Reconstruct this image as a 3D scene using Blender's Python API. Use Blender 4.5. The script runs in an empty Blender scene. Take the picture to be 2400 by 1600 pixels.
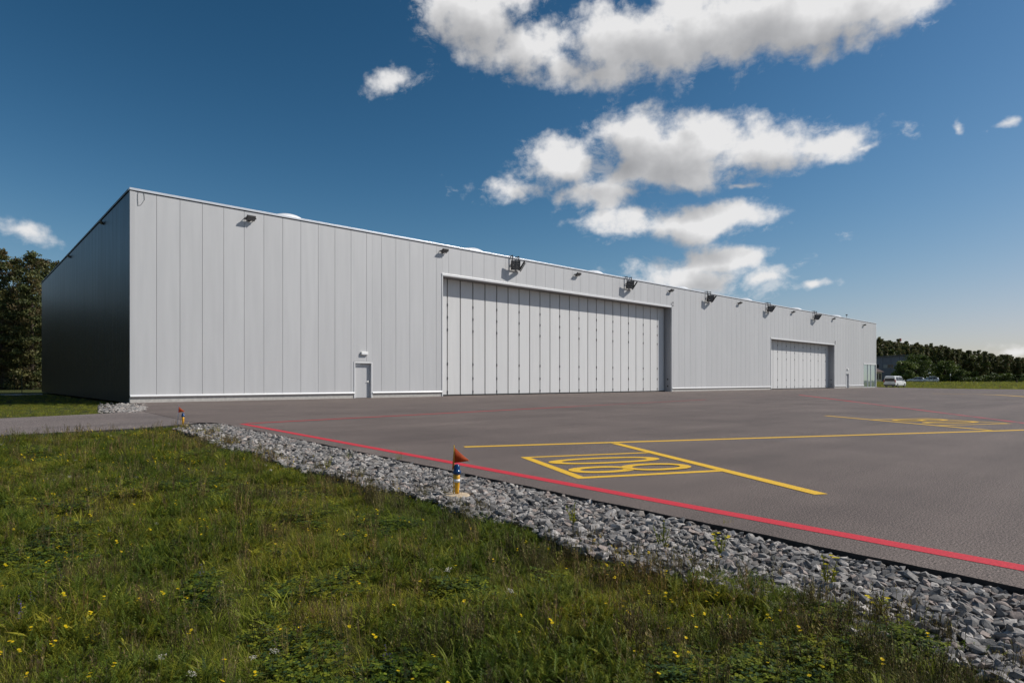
import bpy, bmesh, math, random
import numpy as np
from mathutils import Vector, Matrix

random.seed(7)
rng = np.random.default_rng(11)
scene = bpy.context.scene
COL = scene.collection
R_ = math.radians

# ------------------------------------------------------------------ camera
F, CX, HY, HC = 1450.0, 1200.0, 892.0, 1.10      # focal length / horizon measured on the 2400 px wide photograph
TH = math.atan2(1595.0, F)                        # heading of the camera against the hangar's long side (world +X)
CT, ST = math.cos(TH), math.sin(TH)
cam_d = bpy.data.cameras.new('camera')
cam = bpy.data.objects.new('camera', cam_d)
COL.objects.link(cam)
cam.location = (0, 0, HC)
cam.rotation_euler = (math.pi / 2, 0, TH - math.pi / 2)
cam_d.sensor_width = 36
cam_d.lens = 36 * F / 2400
cam_d.shift_y = (HY - 800) / 2400
cam_d.clip_start = 0.05
cam_d.clip_end = 6000
scene.camera = cam

# ------------------------------------------------------------------ light
SUN = Vector((1.28, -1.0, 1.51)).normalized()
SUN_EL = math.asin(SUN.z)
SUN_ROT = math.atan2(SUN.x, SUN.y)
sun_d = bpy.data.lights.new('sun', 'SUN')
sun_d.energy = 4.3
sun_d.angle = R_(0.53)
sun_d.color = (1.0, 0.955, 0.89)
sun = bpy.data.objects.new('sun', sun_d)
COL.objects.link(sun)
sun.rotation_euler = SUN.to_track_quat('Z', 'Y').to_euler()
scene.view_settings.view_transform = 'Standard'
scene.view_settings.look = 'None'
scene.view_settings.exposure = 0.0
scene.view_settings.gamma = 1.0
scene.cycles.max_bounces = 5
scene.cycles.diffuse_bounces = 2
scene.cycles.glossy_bounces = 3
scene.cycles.transmission_bounces = 4
scene.cycles.transparent_max_bounces = 6
scene.cycles.sample_clamp_indirect = 6.0


def pix_dir(px, py):
    a = TH - math.atan2(px - CX, F)
    e = math.atan2(HY - py, math.hypot(F, px - CX))
    return a, e


def build_world():
    w = bpy.data.worlds.new('World')
    scene.world = w
    w.use_nodes = True
    nt = w.node_tree
    N, L = nt.nodes, nt.links
    for n in list(N):
        N.remove(n)

    def math_n(tree, op, a=None, b=None, c=None, clamp=False):
        n = tree.nodes.new('ShaderNodeMath')
        n.operation = op
        n.use_clamp = clamp
        for k, v in enumerate((a, b, c)):
            if v is None:
                continue
            if isinstance(v, (int, float)):
                n.inputs[k].default_value = v
            else:
                tree.links.new(v, n.inputs[k])
        return n.outputs[0]
    # cloud masses: azimuth, elevation, half sizes (read off the picture as directions) and thickness
    C = [
        (1130, 35, 140, 105, 1.05), (1240, 115, 105, 85, 1), (1335, 160, 95, 62, .9), (1440, 108, 130, 95, 1.05), (1590, 85, 235, 105, 1.15),
        (1770, 58, 240, 98, 1.15), (1950, 32, 220, 84, 1.1), (2090, 15, 130, 78, 1), (1430, 170, 140, 40, .75),
        (1480, 328, 120, 74, 1.12), (1630, 336, 130, 66, 1.12), (1790, 344, 150, 58, 1.1), (1945, 338, 140, 40, .92), (2040, 334, 75, 18, .55),
        (1560, 392, 240, 56, 1.1), (1315, 385, 100, 64, .96), (1210, 435, 125, 42, .74), (1400, 452, 115, 48, .9),
        (1590, 522, 190, 42, 1.08), (1720, 498, 90, 40, .8), (1740, 430, 115, 20, .45),
        (1620, 655, 170, 50, 1.08), (1690, 610, 98, 46, 1.02), (1795, 660, 85, 36, .9),
        (1896, 675, 58, 18, .62), (915, 190, 115, 60, .42), (20, 527, 150, 44, .5),
        (2350, 285, 105, 28, .40), (2235, 302, 26, 40, .34), (2390, 822, 90, 22, .6), (2120, 802, 100, 18, .45), (1960, 555, 55, 26, .3)]
    blobs = []
    for px, py, hw, hh, th in C:
        a, e = pix_dir(px, py)
        a0, e0 = pix_dir(px - hw, py)
        a1, e1 = pix_dir(px + hw, py)
        _, eb = pix_dir(px, py + hh)
        _, et = pix_dir(px, py - hh)
        blobs.append((a, e, abs(a1 - a0) / 2, abs(et - eb) / 2, th))

    def vec_n(tree, op, a, b, c=None):
        n = tree.nodes.new('ShaderNodeVectorMath')
        n.operation = op
        for k, v in enumerate((a, b, c)):
            if v is None:
                continue
            if isinstance(v, tuple):
                n.inputs[k].default_value = v
            else:
                tree.links.new(v, n.inputs[k])
        return n.outputs['Value'] if op == 'LENGTH' else n.outputs[0]

    def fbm(tree, vec, scale, detail, rough, out='Fac'):
        n = tree.nodes.new('ShaderNodeTexNoise')
        n.noise_dimensions = '2D'
        n.inputs['Scale'].default_value = scale
        n.inputs['Detail'].default_value = detail
        n.inputs['Roughness'].default_value = rough
        tree.links.new(vec, n.inputs['Vector'])
        return n.outputs[out]

    def masses(tree, vec, bl):
        m = None
        for a, e, sa, se, th in bl:
            ln = vec_n(tree, 'LENGTH', vec_n(tree, 'MULTIPLY_ADD', vec, (1 / sa, 1 / se, 0), (-a / sa, -e / se, 0)), None)
            if th != 1:
                ln = math_n(tree, 'ADD', ln, 1 - th)
            m = ln if m is None else math_n(tree, 'SMOOTH_MIN', m, ln, .16)
        return math_n(tree, 'SUBTRACT', 1.0, math_n(tree, 'MINIMUM', m, 3.0))

    tc = N.new('ShaderNodeTexCoord')
    sp = N.new('ShaderNodeSeparateXYZ')
    L.new(tc.outputs['Generated'], sp.inputs[0])
    az = math_n(nt, 'ARCTAN2', sp.outputs['Y'], sp.outputs['X'])
    az = math_n(nt, 'ADD', math_n(nt, 'FLOORED_MODULO', math_n(nt, 'ADD', az, math.pi - TH), 2 * math.pi), TH - math.pi)
    el = math_n(nt, 'ARCSINE', math_n(nt, 'MINIMUM', math_n(nt, 'MAXIMUM', sp.outputs['Z'], -1.0), 1.0))
    Pn = N.new('ShaderNodeCombineXYZ')
    L.new(az, Pn.inputs[0])
    L.new(el, Pn.inputs[1])
    P = Pn.outputs[0]
    # low cloud rows look flatter towards the horizon
    W1 = vec_n(nt, 'ADD', P, vec_n(nt, 'MULTIPLY_ADD', fbm(nt, P, 7, 4, .55, 'Color'), (.07, .04, 0), (-.035, -.02, 0)))
    body = masses(nt, W1, blobs)
    # the same kind of clouds goes on round the rest of the sky
    rest = math_n(nt, 'MULTIPLY_ADD', fbm(nt, vec_n(nt, 'MULTIPLY', W1, (1, 2.0, 0)), 2.6, 2, .5), 6.0, -3.75)
    away = math_n(nt, 'MULTIPLY_ADD', math_n(nt, 'ABSOLUTE', math_n(nt, 'SUBTRACT', az, TH)), 5.0, -4.4, clamp=True)
    rest = math_n(nt, 'ADD', rest, math_n(nt, 'MULTIPLY_ADD', away, 3.0, -3.0))
    body = math_n(nt, 'MAXIMUM', body, rest)
    stretch = vec_n(nt, 'MULTIPLY', P, (1.0, 1.25, 0))
    n1 = math_n(nt, 'MULTIPLY_ADD', fbm(nt, stretch, 14, 9, .57), 2.1, -1.02)
    d0 = math_n(nt, 'ADD', body, n1)
    # the field a little way towards the sun: what shades this spot
    P1 = vec_n(nt, 'ADD', W1, (-.016, .036, 0))
    P1s = vec_n(nt, 'MULTIPLY', vec_n(nt, 'ADD', P, (-.010, .020, 0)), (1.0, 1.25, 0))
    b1 = masses(nt, P1, [q for q in blobs if q[4] >= .95])
    n1s = math_n(nt, 'MULTIPLY_ADD', fbm(nt, P1s, 13, 4, .5), 2.3, -1.15)
    d1 = math_n(nt, 'ADD', math_n(nt, 'MAXIMUM', math_n(nt, 'MULTIPLY', b1, 1.6), math_n(nt, 'MULTIPLY', rest, .5)), n1s)
    alpha = N.new('ShaderNodeMapRange')
    alpha.interpolation_type = 'SMOOTHSTEP'
    L.new(d0, alpha.inputs['Value'])
    alpha.inputs['From Min'].default_value = -.10
    alpha.inputs['From Max'].default_value = .62
    # thin torn veils round the solid cloud
    veil = N.new('ShaderNodeMapRange')
    veil.interpolation_type = 'SMOOTHSTEP'
    L.new(math_n(nt, 'ADD', body, math_n(nt, 'MULTIPLY_ADD', fbm(nt, vec_n(nt, 'MULTIPLY', W1, (1.0, 1.6, 0)), 22, 8, .66), 3.4, -1.85)), veil.inputs['Value'])
    veil.inputs['From Min'].default_value = -.2
    veil.inputs['From Max'].default_value = .9
    solid = math_n(nt, 'MAXIMUM', math_n(nt, 'MULTIPLY', alpha.outputs[0], .97), math_n(nt, 'MULTIPLY', veil.outputs[0], .5))
    up = math_n(nt, 'MULTIPLY_ADD', sp.outputs['Z'], 30, .3, clamp=True)
    al = math_n(nt, 'MULTIPLY', solid, up)
    tr = math_n(nt, 'POWER', 2.718, math_n(nt, 'MULTIPLY', math_n(nt, 'MAXIMUM', d1, 0), -.85))
    cc = N.new('ShaderNodeMix')
    cc.data_type = 'RGBA'
    L.new(tr, cc.inputs[0])
    cc.inputs[6].default_value = (2.5, 2.55, 2.7, 1)
    cc.inputs[7].default_value = (8.2, 8.15, 8.15, 1)
    sky = N.new('ShaderNodeTexSky')
    sky.sky_type = 'NISHITA'
    sky.sun_disc = False
    sky.sun_elevation = SUN_EL
    sky.sun_rotation = SUN_ROT
    sky.air_density = 1.0
    sky.dust_density = .4
    sky.ozone_density = 3.0
    # the deep contrast of the print, the same all over the dome
    sepc = N.new('ShaderNodeSeparateColor')
    L.new(sky.outputs[0], sepc.inputs[0])
    comb = N.new('ShaderNodeCombineColor')
    for k, (gam, gn) in enumerate(((2.187, .0208), (1.727, .0344), (1.913, .023))):
        top = (.60, .66, .74)[k]
        x = math_n(nt, 'MULTIPLY', math_n(nt, 'POWER', sepc.outputs[k], gam), -gn / top)
        L.new(math_n(nt, 'MULTIPLY_ADD', math_n(nt, 'EXPONENT', x), -10 * top, 10 * top), comb.inputs[k])
    gain = comb.outputs[0]
    mix = N.new('ShaderNodeMix')
    mix.data_type = 'RGBA'
    L.new(al, mix.inputs[0])
    L.new(gain, mix.inputs[6])
    L.new(cc.outputs[2], mix.inputs[7])
    bg = N.new('ShaderNodeBackground')
    L.new(mix.outputs[2], bg.inputs[0])
    bg.inputs[1].default_value = 0.1
    out = N.new('ShaderNodeOutputWorld')
    L.new(bg.outputs[0], out.inputs[0])
    w.cycles.sampling_method = 'MANUAL'
    w.cycles.sample_map_resolution = 512


build_world()

# ------------------------------------------------------------------ measuring helpers


def G(px, py, z=0.0):
    d = F * (HC - z) / (py - HY)
    l = (px - CX) / F * d
    return Vector((d * CT + l * ST, d * ST - l * CT, z))


def DL(d, l, z=0.0):
    return Vector((d * CT + l * ST, d * ST - l * CT, z))


def PD(px, d, z=0.0):
    return DL(d, (px - CX) / F * d, z)


def ZP(py, d):
    return HC + (HY - py) / F * d


P0 = G(305, 943.8)
X0, YF = P0.x, P0.y


def XF(px, y=None):
    y = YF if y is None else y
    r = (px - CX) / F
    return y * (CT + ST * r) / (ST - CT * r)


def ZF(px, py, y=None):
    y = YF if y is None else y
    r = (px - CX) / F
    return HC + (HY - py) / F * y / (ST - CT * r)


X1 = XF(2053.5)
ZT = ZF(308, 440)
REC = 0.82

# ------------------------------------------------------------------ materials


def new_mat(name):
    m = bpy.data.materials.new(name)
    m.use_nodes = True
    nt = m.node_tree
    b = nt.nodes['Principled BSDF']
    return m, nt, b


def noise(nt, scale, detail=4, rough=.55, vec=None, obj=True, stretch=None):
    t = nt.nodes.new('ShaderNodeTexCoord')
    src = t.outputs['Object'] if obj else t.outputs['Generated']
    if vec == 'world':
        g = nt.nodes.new('ShaderNodeNewGeometry')
        src = g.outputs['Position']
    if stretch:
        mp = nt.nodes.new('ShaderNodeMapping')
        mp.inputs['Scale'].default_value = stretch
        nt.links.new(src, mp.inputs[0])
        src = mp.outputs[0]
    n = nt.nodes.new('ShaderNodeTexNoise')
    n.inputs['Scale'].default_value = scale
    n.inputs['Detail'].default_value = detail
    n.inputs['Roughness'].default_value = rough
    nt.links.new(src, n.inputs['Vector'])
    return n.outputs['Fac']


def ramp(nt, fac, stops):
    r = nt.nodes.new('ShaderNodeValToRGB')
    el = r.color_ramp.elements
    while len(el) < len(stops):
        el.new(.5)
    for e, (p, c) in zip(el, stops):
        e.position = p
        e.color = (*c, 1)
    nt.links.new(fac, r.inputs[0])
    return r.outputs[0]


def mixc(nt, fac, a, b, mode='MIX'):
    m = nt.nodes.new('ShaderNodeMix')
    m.data_type = 'RGBA'
    m.blend_type = mode
    for v, k in ((fac, 0), (a, 6), (b, 7)):
        if isinstance(v, (int, float)):
            m.inputs[k].default_value = v
        elif isinstance(v, tuple):
            m.inputs[k].default_value = (*v, 1)
        else:
            nt.links.new(v, m.inputs[k])
    return m.outputs[2]


def bump(nt, b, h, strength=.3, dist=.01):
    n = nt.nodes.new('ShaderNodeBump')
    n.inputs['Strength'].default_value = strength
    n.inputs['Distance'].default_value = dist
    nt.links.new(h, n.inputs['Height'])
    nt.links.new(n.outputs[0], b.inputs['Normal'])


def plain(name, col, rough=.5, metal=0.0, var=.12, scale=3.0, spec=.5, bmp=0.0):
    m, nt, b = new_mat(name)
    f = noise(nt, scale, 5, vec='world')
    c = ramp(nt, f, [(.3, tuple(x * (1 - var) for x in col)), (.7, tuple(min(1, x * (1 + var)) for x in col))])
    nt.links.new(c, b.inputs['Base Color'])
    b.inputs['Roughness'].default_value = rough
    b.inputs['Metallic'].default_value = metal
    b.inputs['Specular IOR Level'].default_value = spec
    if bmp:
        bump(nt, b, noise(nt, scale * 14, 3, vec='world'), bmp, .01)
    return m


M = {}


def panel_mat(name, col, rough, metal, var=.025, dirt=.05):
    m, nt, b = new_mat(name)
    oi = nt.nodes.new('ShaderNodeObjectInfo')
    c1 = tuple(x * (1 - var) for x in col)
    c2 = tuple(x * (1 + var) for x in col)
    base = ramp(nt, oi.outputs['Random'], [(0, c1), (1, c2)])
    st = noise(nt, 2.2, 5, .6, vec='world', stretch=(1.6, 1.6, .12))
    dk = ramp(nt, st, [(.35, (1 - dirt,) * 3), (.65, (1, 1, 1))])
    nt.links.new(mixc(nt, 1.0, base, dk, 'MULTIPLY'), b.inputs['Base Color'])
    rr = nt.nodes.new('ShaderNodeMapRange')
    nt.links.new(st, rr.inputs[0])
    rr.inputs[3].default_value = rough - .06
    rr.inputs[4].default_value = rough + .08
    nt.links.new(rr.outputs[0], b.inputs['Roughness'])
    b.inputs['Metallic'].default_value = metal
    bump(nt, b, noise(nt, .9, 2, vec='world', stretch=(1, 1, .35)), .10, .05)
    return m


M['panel'] = panel_mat('silver grey sandwich panel', (.555, .555, .558), .5, .12)
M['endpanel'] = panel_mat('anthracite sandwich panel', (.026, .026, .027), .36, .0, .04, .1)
M['leaf'] = panel_mat('pale grey door leaf', (.675, .672, .665), .5, .0, .02, .05)
M['trim'] = plain('white coated flashing', (.72, .72, .72), .4, .1, .04)
M['flash'] = plain('bright aluminium flashing', (.72, .73, .75), .35, .35, .05)
M['core'] = plain('grey panel joint', (.26, .26, .265), .7)
M['black'] = plain('black rubber seal and shadow line', (.018, .018, .018), .7)
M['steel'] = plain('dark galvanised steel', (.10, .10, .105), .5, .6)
M['lamp'] = plain('dark bronze lamp housing', (.035, .032, .030), .45, .3)
M['lens'] = plain('grey lamp glass', (.16, .17, .18), .12, .0, .1)
M['reveal'] = panel_mat('grey door reveal', (.40, .40, .415), .5, .15)
M['concrete'] = plain('pale concrete', (.46, .44, .41), .85, 0, .15, 8, bmp=.2)
M['roof'] = plain('pale roof membrane', (.55, .55, .55), .8)
M['dome'] = plain('opal acrylic dome', (.86, .87, .88), .25, 0, .03)
M['white'] = plain('white lamp body', (.82, .81, .78), .45, 0, .05)
M['chrome'] = plain('brushed steel handle', (.6, .6, .6), .25, 1.0)


def asphalt_mat(name, col, tint=(1, 1, 1)):
    m, nt, b = new_mat(name)
    fine = noise(nt, 80, 5, .9, vec='world')
    mid = noise(nt, 26, 4, .6, vec='world')
    big = noise(nt, .35, 5, .6, vec='world')
    lane = noise(nt, .9, 4, .6, vec='world', stretch=(.10, 1.0, 1))
    lo = tuple(x * .12 for x in col)
    hi = tuple(min(1, x * 3.0) for x in col)
    c = ramp(nt, fine, [(.42, lo), (.5, tuple(x * .9 for x in col)), (.60, hi)])
    c = mixc(nt, .12, c, ramp(nt, mid, [(.3, tuple(x * .6 for x in col)), (.7, tuple(x * 1.4 for x in col))]))
    c = mixc(nt, 1.0, c, ramp(nt, big, [(.3, (.78, .77, .77)), (.7, (1.16, 1.15, 1.13))]), 'MULTIPLY')
    c = mixc(nt, 1.0, c, ramp(nt, lane, [(.3, (.82, .82, .82)), (.7, (1.14, 1.13, 1.12))]), 'MULTIPLY')
    nt.links.new(c, b.inputs['Base Color'])
    b.inputs['Roughness'].default_value = .8
    b.inputs['Specular IOR Level'].default_value = .3
    bump(nt, b, noise(nt, 220, 2, .6, vec='world'), .10, .002)
    return m


M['asphalt'] = asphalt_mat('brownish grey asphalt', (.125, .100, .089))
M['road'] = asphalt_mat('grey road asphalt', (.150, .126, .116))
M['edge'] = plain('dark asphalt edge', (.03, .028, .027), .95, 0, .3, 20, bmp=.5)


def paint_mat(name, col, wear, base=(.128, .118, .115)):
    m, nt, b = new_mat(name)
    f = noise(nt, 60, 5, .7, vec='world')
    g = noise(nt, 1.4, 3, .6, vec='world')
    add = nt.nodes.new('ShaderNodeMath')
    add.operation = 'MULTIPLY_ADD'
    nt.links.new(g, add.inputs[0])
    add.inputs[1].default_value = .5
    nt.links.new(f, add.inputs[2])
    c = ramp(nt, add.outputs[0], [(max(0, wear - .06), tuple(x * .8 for x in base)), (min(1, wear + .06), col)])
    c2 = mixc(nt, .45, c, ramp(nt, noise(nt, 58, 5, .85, vec='world'), [(.40, tuple(x * .35 for x in col)), (.58, tuple(min(1, x * 1.15) for x in col))]))
    nt.links.new(c2 if wear < .6 else c, b.inputs['Base Color'])
    b.inputs['Roughness'].default_value = .75
    bump(nt, b, noise(nt, 130, 3, .7, vec='world'), .4, .005)
    return m


M['red'] = paint_mat('red line paint', (.60, .018, .036), .57)
M['redworn'] = paint_mat('worn red line paint', (.50, .05, .065), .70)
M['redfaint'] = paint_mat('nearly worn off red paint', (.28, .075, .08), .84)
M['yellow'] = paint_mat('yellow line paint', (.80, .47, .02), .56)
M['yellowworn'] = paint_mat('worn yellow line paint', (.60, .40, .12), .68)


def soil_mat():
    m, nt, b = new_mat('soil under grass')
    a = noise(nt, 1.2, 6, .6, vec='world')
    f = noise(nt, 30, 4, .7, vec='world')
    c = ramp(nt, a, [(.35, (.045, .055, .016)), (.55, (.06, .07, .02)), (.7, (.085, .08, .03))])
    c = mixc(nt, .45, c, ramp(nt, f, [(.35, (.02, .022, .008)), (.65, (.10, .105, .035))]))
    nt.links.new(c, b.inputs['Base Color'])
    b.inputs['Roughness'].default_value = .95
    b.inputs['Specular IOR Level'].default_value = .1
    bump(nt, b, f, .8, .05)
    return m


M['soil'] = soil_mat()
M['dirt'] = plain('dark grit under stones', (.05, .047, .043), .95, 0, .4, 30, bmp=.6)


def leaf_mat(name, trans=.42, gloss=.18, patch=True, sat=1.0):
    m, nt, b = new_mat(name)
    at = nt.nodes.new('ShaderNodeAttribute')
    at.attribute_name = 'Col'
    c = at.outputs['Color']
    oi = nt.nodes.new('ShaderNodeObjectInfo')
    c = mixc(nt, 1.0, c, ramp(nt, oi.outputs['Random'], [(0, (.75, .78, .7)), (1, (1.22, 1.2, 1.2))]), 'MULTIPLY')
    if patch:
        p = noise(nt, .8, 4, .6, vec='world')
        c = mixc(nt, 1.0, c, ramp(nt, p, [(.35, (.68, .80, .75)), (.5, (1, 1, 1)), (.66, (1.35, 1.14, .9))]), 'MULTIPLY')
    nt.links.new(c, b.inputs['Base Color'])
    b.inputs['Roughness'].default_value = .55
    b.inputs['Specular IOR Level'].default_value = gloss
    tr = nt.nodes.new('ShaderNodeBsdfTranslucent')
    nt.links.new(c, tr.inputs[0])
    mx = nt.nodes.new('ShaderNodeMixShader')
    mx.inputs[0].default_value = trans
    out = nt.nodes['Material Output']
    nt.links.new(b.outputs[0], mx.inputs[1])
    nt.links.new(tr.outputs[0], mx.inputs[2])
    nt.links.new(mx.outputs[0], out.inputs[0])
    return m


M['grass'] = leaf_mat('meadow herbage')
M['petal'] = leaf_mat('petals', .3, .2, False)
M['foliage'] = leaf_mat('tree foliage', .22, .3, False)
M['bark'] = plain('rough bark', (.09, .065, .05), .9, 0, .3, 8, bmp=.6)


def stone_mat():
    m, nt, b = new_mat('crushed grey stone')
    at = nt.nodes.new('ShaderNodeAttribute')
    at.attribute_name = 'Col'
    oi = nt.nodes.new('ShaderNodeObjectInfo')
    f = noise(nt, 55, 5, .65, vec='world')
    c = mixc(nt, 1.0, at.outputs['Color'], ramp(nt, f, [(.3, (.62, .62, .64)), (.7, (1.35, 1.33, 1.3))]), 'MULTIPLY')
    nt.links.new(c, b.inputs['Base Color'])
    b.inputs['Roughness'].default_value = .85
    bump(nt, b, f, .6, .006)
    return m


M['stone'] = stone_mat()

# ------------------------------------------------------------------ mesh helpers


class MB:
    def __init__(self):
        self.v, self.f, self.c = [], [], []

    def add(self, vs, fs, col=None):
        o = len(self.v)
        self.v += [tuple(p) for p in vs]
        self.f += [tuple(i + o for i in f) for f in fs]
        if col is not None:
            self.c += [col] * len(vs)
        return self

    def box(self, lo, hi, mat=None, col=None):
        x0, y0, z0 = lo
        x1, y1, z1 = hi
        vs = [Vector(p) for p in ((x0, y0, z0), (x1, y0, z0), (x1, y1, z0), (x0, y1, z0), (x0, y0, z1), (x1, y0, z1), (x1, y1, z1), (x0, y1, z1))]
        if mat is not None:
            vs = [mat @ p for p in vs]
        return self.add(vs, [(3, 2, 1, 0), (4, 5, 6, 7), (0, 1, 5, 4), (1, 2, 6, 5), (2, 3, 7, 6), (3, 0, 4, 7)], col)

    def tube(self, a, b, r0, r1=None, n=8, cap=True, col=None):
        r1 = r0 if r1 is None else r1
        a, b = Vector(a), Vector(b)
        ax = (b - a).normalized()
        u = ax.orthogonal().normalized()
        w = ax.cross(u)
        vs = []
        for p, r in ((a, r0), (b, r1)):
            for k in range(n):
                t = 2 * math.pi * k / n
                vs.append(p + (u * math.cos(t) + w * math.sin(t)) * r)
        fs = [(k, (k + 1) % n, n + (k + 1) % n, n + k) for k in range(n)]
        if cap:
            fs += [tuple(range(n - 1, -1, -1)), tuple(range(n, 2 * n))]
        return self.add(vs, fs, col)

    def path(self, pts, r, n=6, col=None):
        pts = [Vector(p) for p in pts]
        rings = []
        for i, p in enumerate(pts):
            t = (pts[min(i + 1, len(pts) - 1)] - pts[max(i - 1, 0)]).normalized()
            u = t.orthogonal().normalized() if i == 0 else (u - t * u.dot(t)).normalized()
            w = t.cross(u)
            rr = r[i] if isinstance(r, (list, tuple)) else r
            rings.append([p + (u * math.cos(2 * math.pi * k / n) + w * math.sin(2 * math.pi * k / n)) * rr for k in range(n)])
        vs = [q for ring in rings for q in ring]
        fs = []
        for i in range(len(pts) - 1):
            for k in range(n):
                fs.append((i * n + k, i * n + (k + 1) % n, (i + 1) * n + (k + 1) % n, (i + 1) * n + k))
        fs += [tuple(range(n - 1, -1, -1)), tuple(range((len(pts) - 1) * n, len(pts) * n))]
        return self.add(vs, fs, col)

    def lathe(self, prof, at=(0, 0, 0), n=16):
        at = Vector(at)
        vs, fs = [], []
        for r, z in prof:
            for k in range(n):
                t = 2 * math.pi * k / n
                vs.append(at + Vector((r * math.cos(t), r * math.sin(t), z)))
        for i in range(len(prof) - 1):
            for k in range(n):
                fs.append((i * n + k, i * n + (k + 1) % n, (i + 1) * n + (k + 1) % n, (i + 1) * n + k))
        fs += [tuple(range(n - 1, -1, -1)), tuple(range((len(prof) - 1) * n, len(prof) * n))]
        return self.add(vs, fs)

    def mesh(self, name, mat, smooth=False, bevel=0):
        me = bpy.data.meshes.new(name)
        me.from_pydata(self.v, [], self.f)
        if self.c:
            at = me.color_attributes.new('Col', 'FLOAT_COLOR', 'POINT')
            at.data.foreach_set('color', np.array([(*c[:3], 1.0) for c in self.c], dtype=np.float32).ravel())
        if mat is not None:
            me.materials.append(mat)
        if smooth:
            me.polygons.foreach_set('use_smooth', [True] * len(me.polygons))
        me.update()
        return me

    def build(self, name, mat, parent=None, smooth=False, bevel=0.0):
        o = bpy.data.objects.new(name, self.mesh(name, mat, smooth))
        COL.objects.link(o)
        if parent is not None:
            o.parent = parent
        if bevel:
            md = o.modifiers.new('bevel', 'BEVEL')
            md.width = bevel
            md.segments = 2
            md.limit_method = 'ANGLE'
        return o


def tag(o, label=None, cat=None, group=None, kind=None):
    for k, v in (('label', label), ('category', cat), ('group', group), ('kind', kind)):
        if v:
            o[k] = v
    return o


def empty(name, loc=(0, 0, 0), rz=0.0, parent=None):
    o = bpy.data.objects.new(name, None)
    o.empty_display_size = .2
    COL.objects.link(o)
    o.location = loc
    o.rotation_euler = (0, 0, rz)
    if parent:
        o.parent = parent
    return o


def copy_tree(o, parent=None):
    c = o.copy()
    COL.objects.link(c)
    c.parent = parent
    for ch in list(o.children):
        copy_tree(ch, c)
    return c


def np_mesh(name, verts, faces_n, idx, mat, cols=None):
    """verts Nx3, all faces with faces_n corners, idx flat"""
    me = bpy.data.meshes.new(name)
    nv, nf = len(verts), len(idx) // faces_n
    me.vertices.add(nv)
    me.vertices.foreach_set('co', np.asarray(verts, np.float32).ravel())
    me.loops.add(nf * faces_n)
    me.loops.foreach_set('vertex_index', np.asarray(idx, np.int32))
    me.polygons.add(nf)
    me.polygons.foreach_set('loop_start', np.arange(0, nf * faces_n, faces_n, dtype=np.int32))
    if cols is not None:
        at = me.color_attributes.new('Col', 'FLOAT_COLOR', 'POINT')
        at.data.foreach_set('color', np.concatenate([np.asarray(cols, np.float32), np.ones((nv, 1), np.float32)], 1).ravel())
    me.polygons.foreach_set('use_smooth', [False] * nf)
    me.update(calc_edges=True)
    me.materials.append(mat)
    return me


def scatter(name, protos, pts, rot, scl, idx, label, cat=None, parent=None):
    """one 'stuff' object: meshes from protos set on points by geometry nodes"""
    col = bpy.data.collections.new(name + '_kinds')
    for k, me in enumerate(protos):
        col.objects.link(bpy.data.objects.new('%s_kind_%02d' % (name, k), me))
    me = bpy.data.meshes.new(name)
    n = len(pts)
    me.vertices.add(n)
    me.vertices.foreach_set('co', np.asarray(pts, np.float32).ravel())
    a = me.attributes.new('rot', 'FLOAT_VECTOR', 'POINT')
    a.data.foreach_set('vector', np.asarray(rot, np.float32).ravel())
    a = me.attributes.new('scl', 'FLOAT', 'POINT')
    a.data.foreach_set('value', np.asarray(scl, np.float32))
    a = me.attributes.new('idx', 'INT', 'POINT')
    a.data.foreach_set('value', np.asarray(idx, np.int32))
    me.update()
    o = bpy.data.objects.new(name, me)
    COL.objects.link(o)
    ng = bpy.data.node_groups.new(name, 'GeometryNodeTree')
    ng.interface.new_socket('Geometry', in_out='INPUT', socket_type='NodeSocketGeometry')
    ng.interface.new_socket('Geometry', in_out='OUTPUT', socket_type='NodeSocketGeometry')
    gi = ng.nodes.new('NodeGroupInput')
    go = ng.nodes.new('NodeGroupOutput')
    ip = ng.nodes.new('GeometryNodeInstanceOnPoints')
    ci = ng.nodes.new('GeometryNodeCollectionInfo')
    ci.inputs['Collection'].default_value = col
    ci.inputs['Separate Children'].default_value = True
    ci.inputs['Reset Children'].default_value = True
    ng.links.new(gi.outputs[0], ip.inputs['Points'])
    ng.links.new(ci.outputs[0], ip.inputs['Instance'])
    ip.inputs['Pick Instance'].default_value = True
    for nm, ty, sock in (('idx', 'INT', 'Instance Index'), ('rot', 'FLOAT_VECTOR', 'Rotation'), ('scl', 'FLOAT', 'Scale')):
        na = ng.nodes.new('GeometryNodeInputNamedAttribute')
        na.data_type = ty
        na.inputs['Name'].default_value = nm
        ng.links.new(na.outputs['Attribute'], ip.inputs[sock])
    ng.links.new(ip.outputs[0], go.inputs[0])
    md = o.modifiers.new('scatter', 'NODES')
    md.node_group = ng
    tag(o, label, cat, None, 'stuff')
    if parent:
        o.parent = parent
    return o


def vnoise(x, y, s, seed=0):
    """smooth value noise in numpy, -1..1"""
    x = np.asarray(x, float) / s
    y = np.asarray(y, float) / s
    xi, yi = np.floor(x).astype(int), np.floor(y).astype(int)
    fx, fy = x - xi, y - yi
    fx, fy = fx * fx * (3 - 2 * fx), fy * fy * (3 - 2 * fy)

    def h(a, b):
        n = (a * 374761393 + b * 668265263 + seed * 974711) & 0x7fffffff
        n = ((n ^ (n >> 13)) * 1274126177) & 0x7fffffff
        return ((n ^ (n >> 16)) & 0xffff) / 32767.5 - 1
    return (h(xi, yi) * (1 - fx) + h(xi + 1, yi) * fx) * (1 - fy) + (h(xi, yi + 1) * (1 - fx) + h(xi + 1, yi + 1) * fx) * fy


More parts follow.
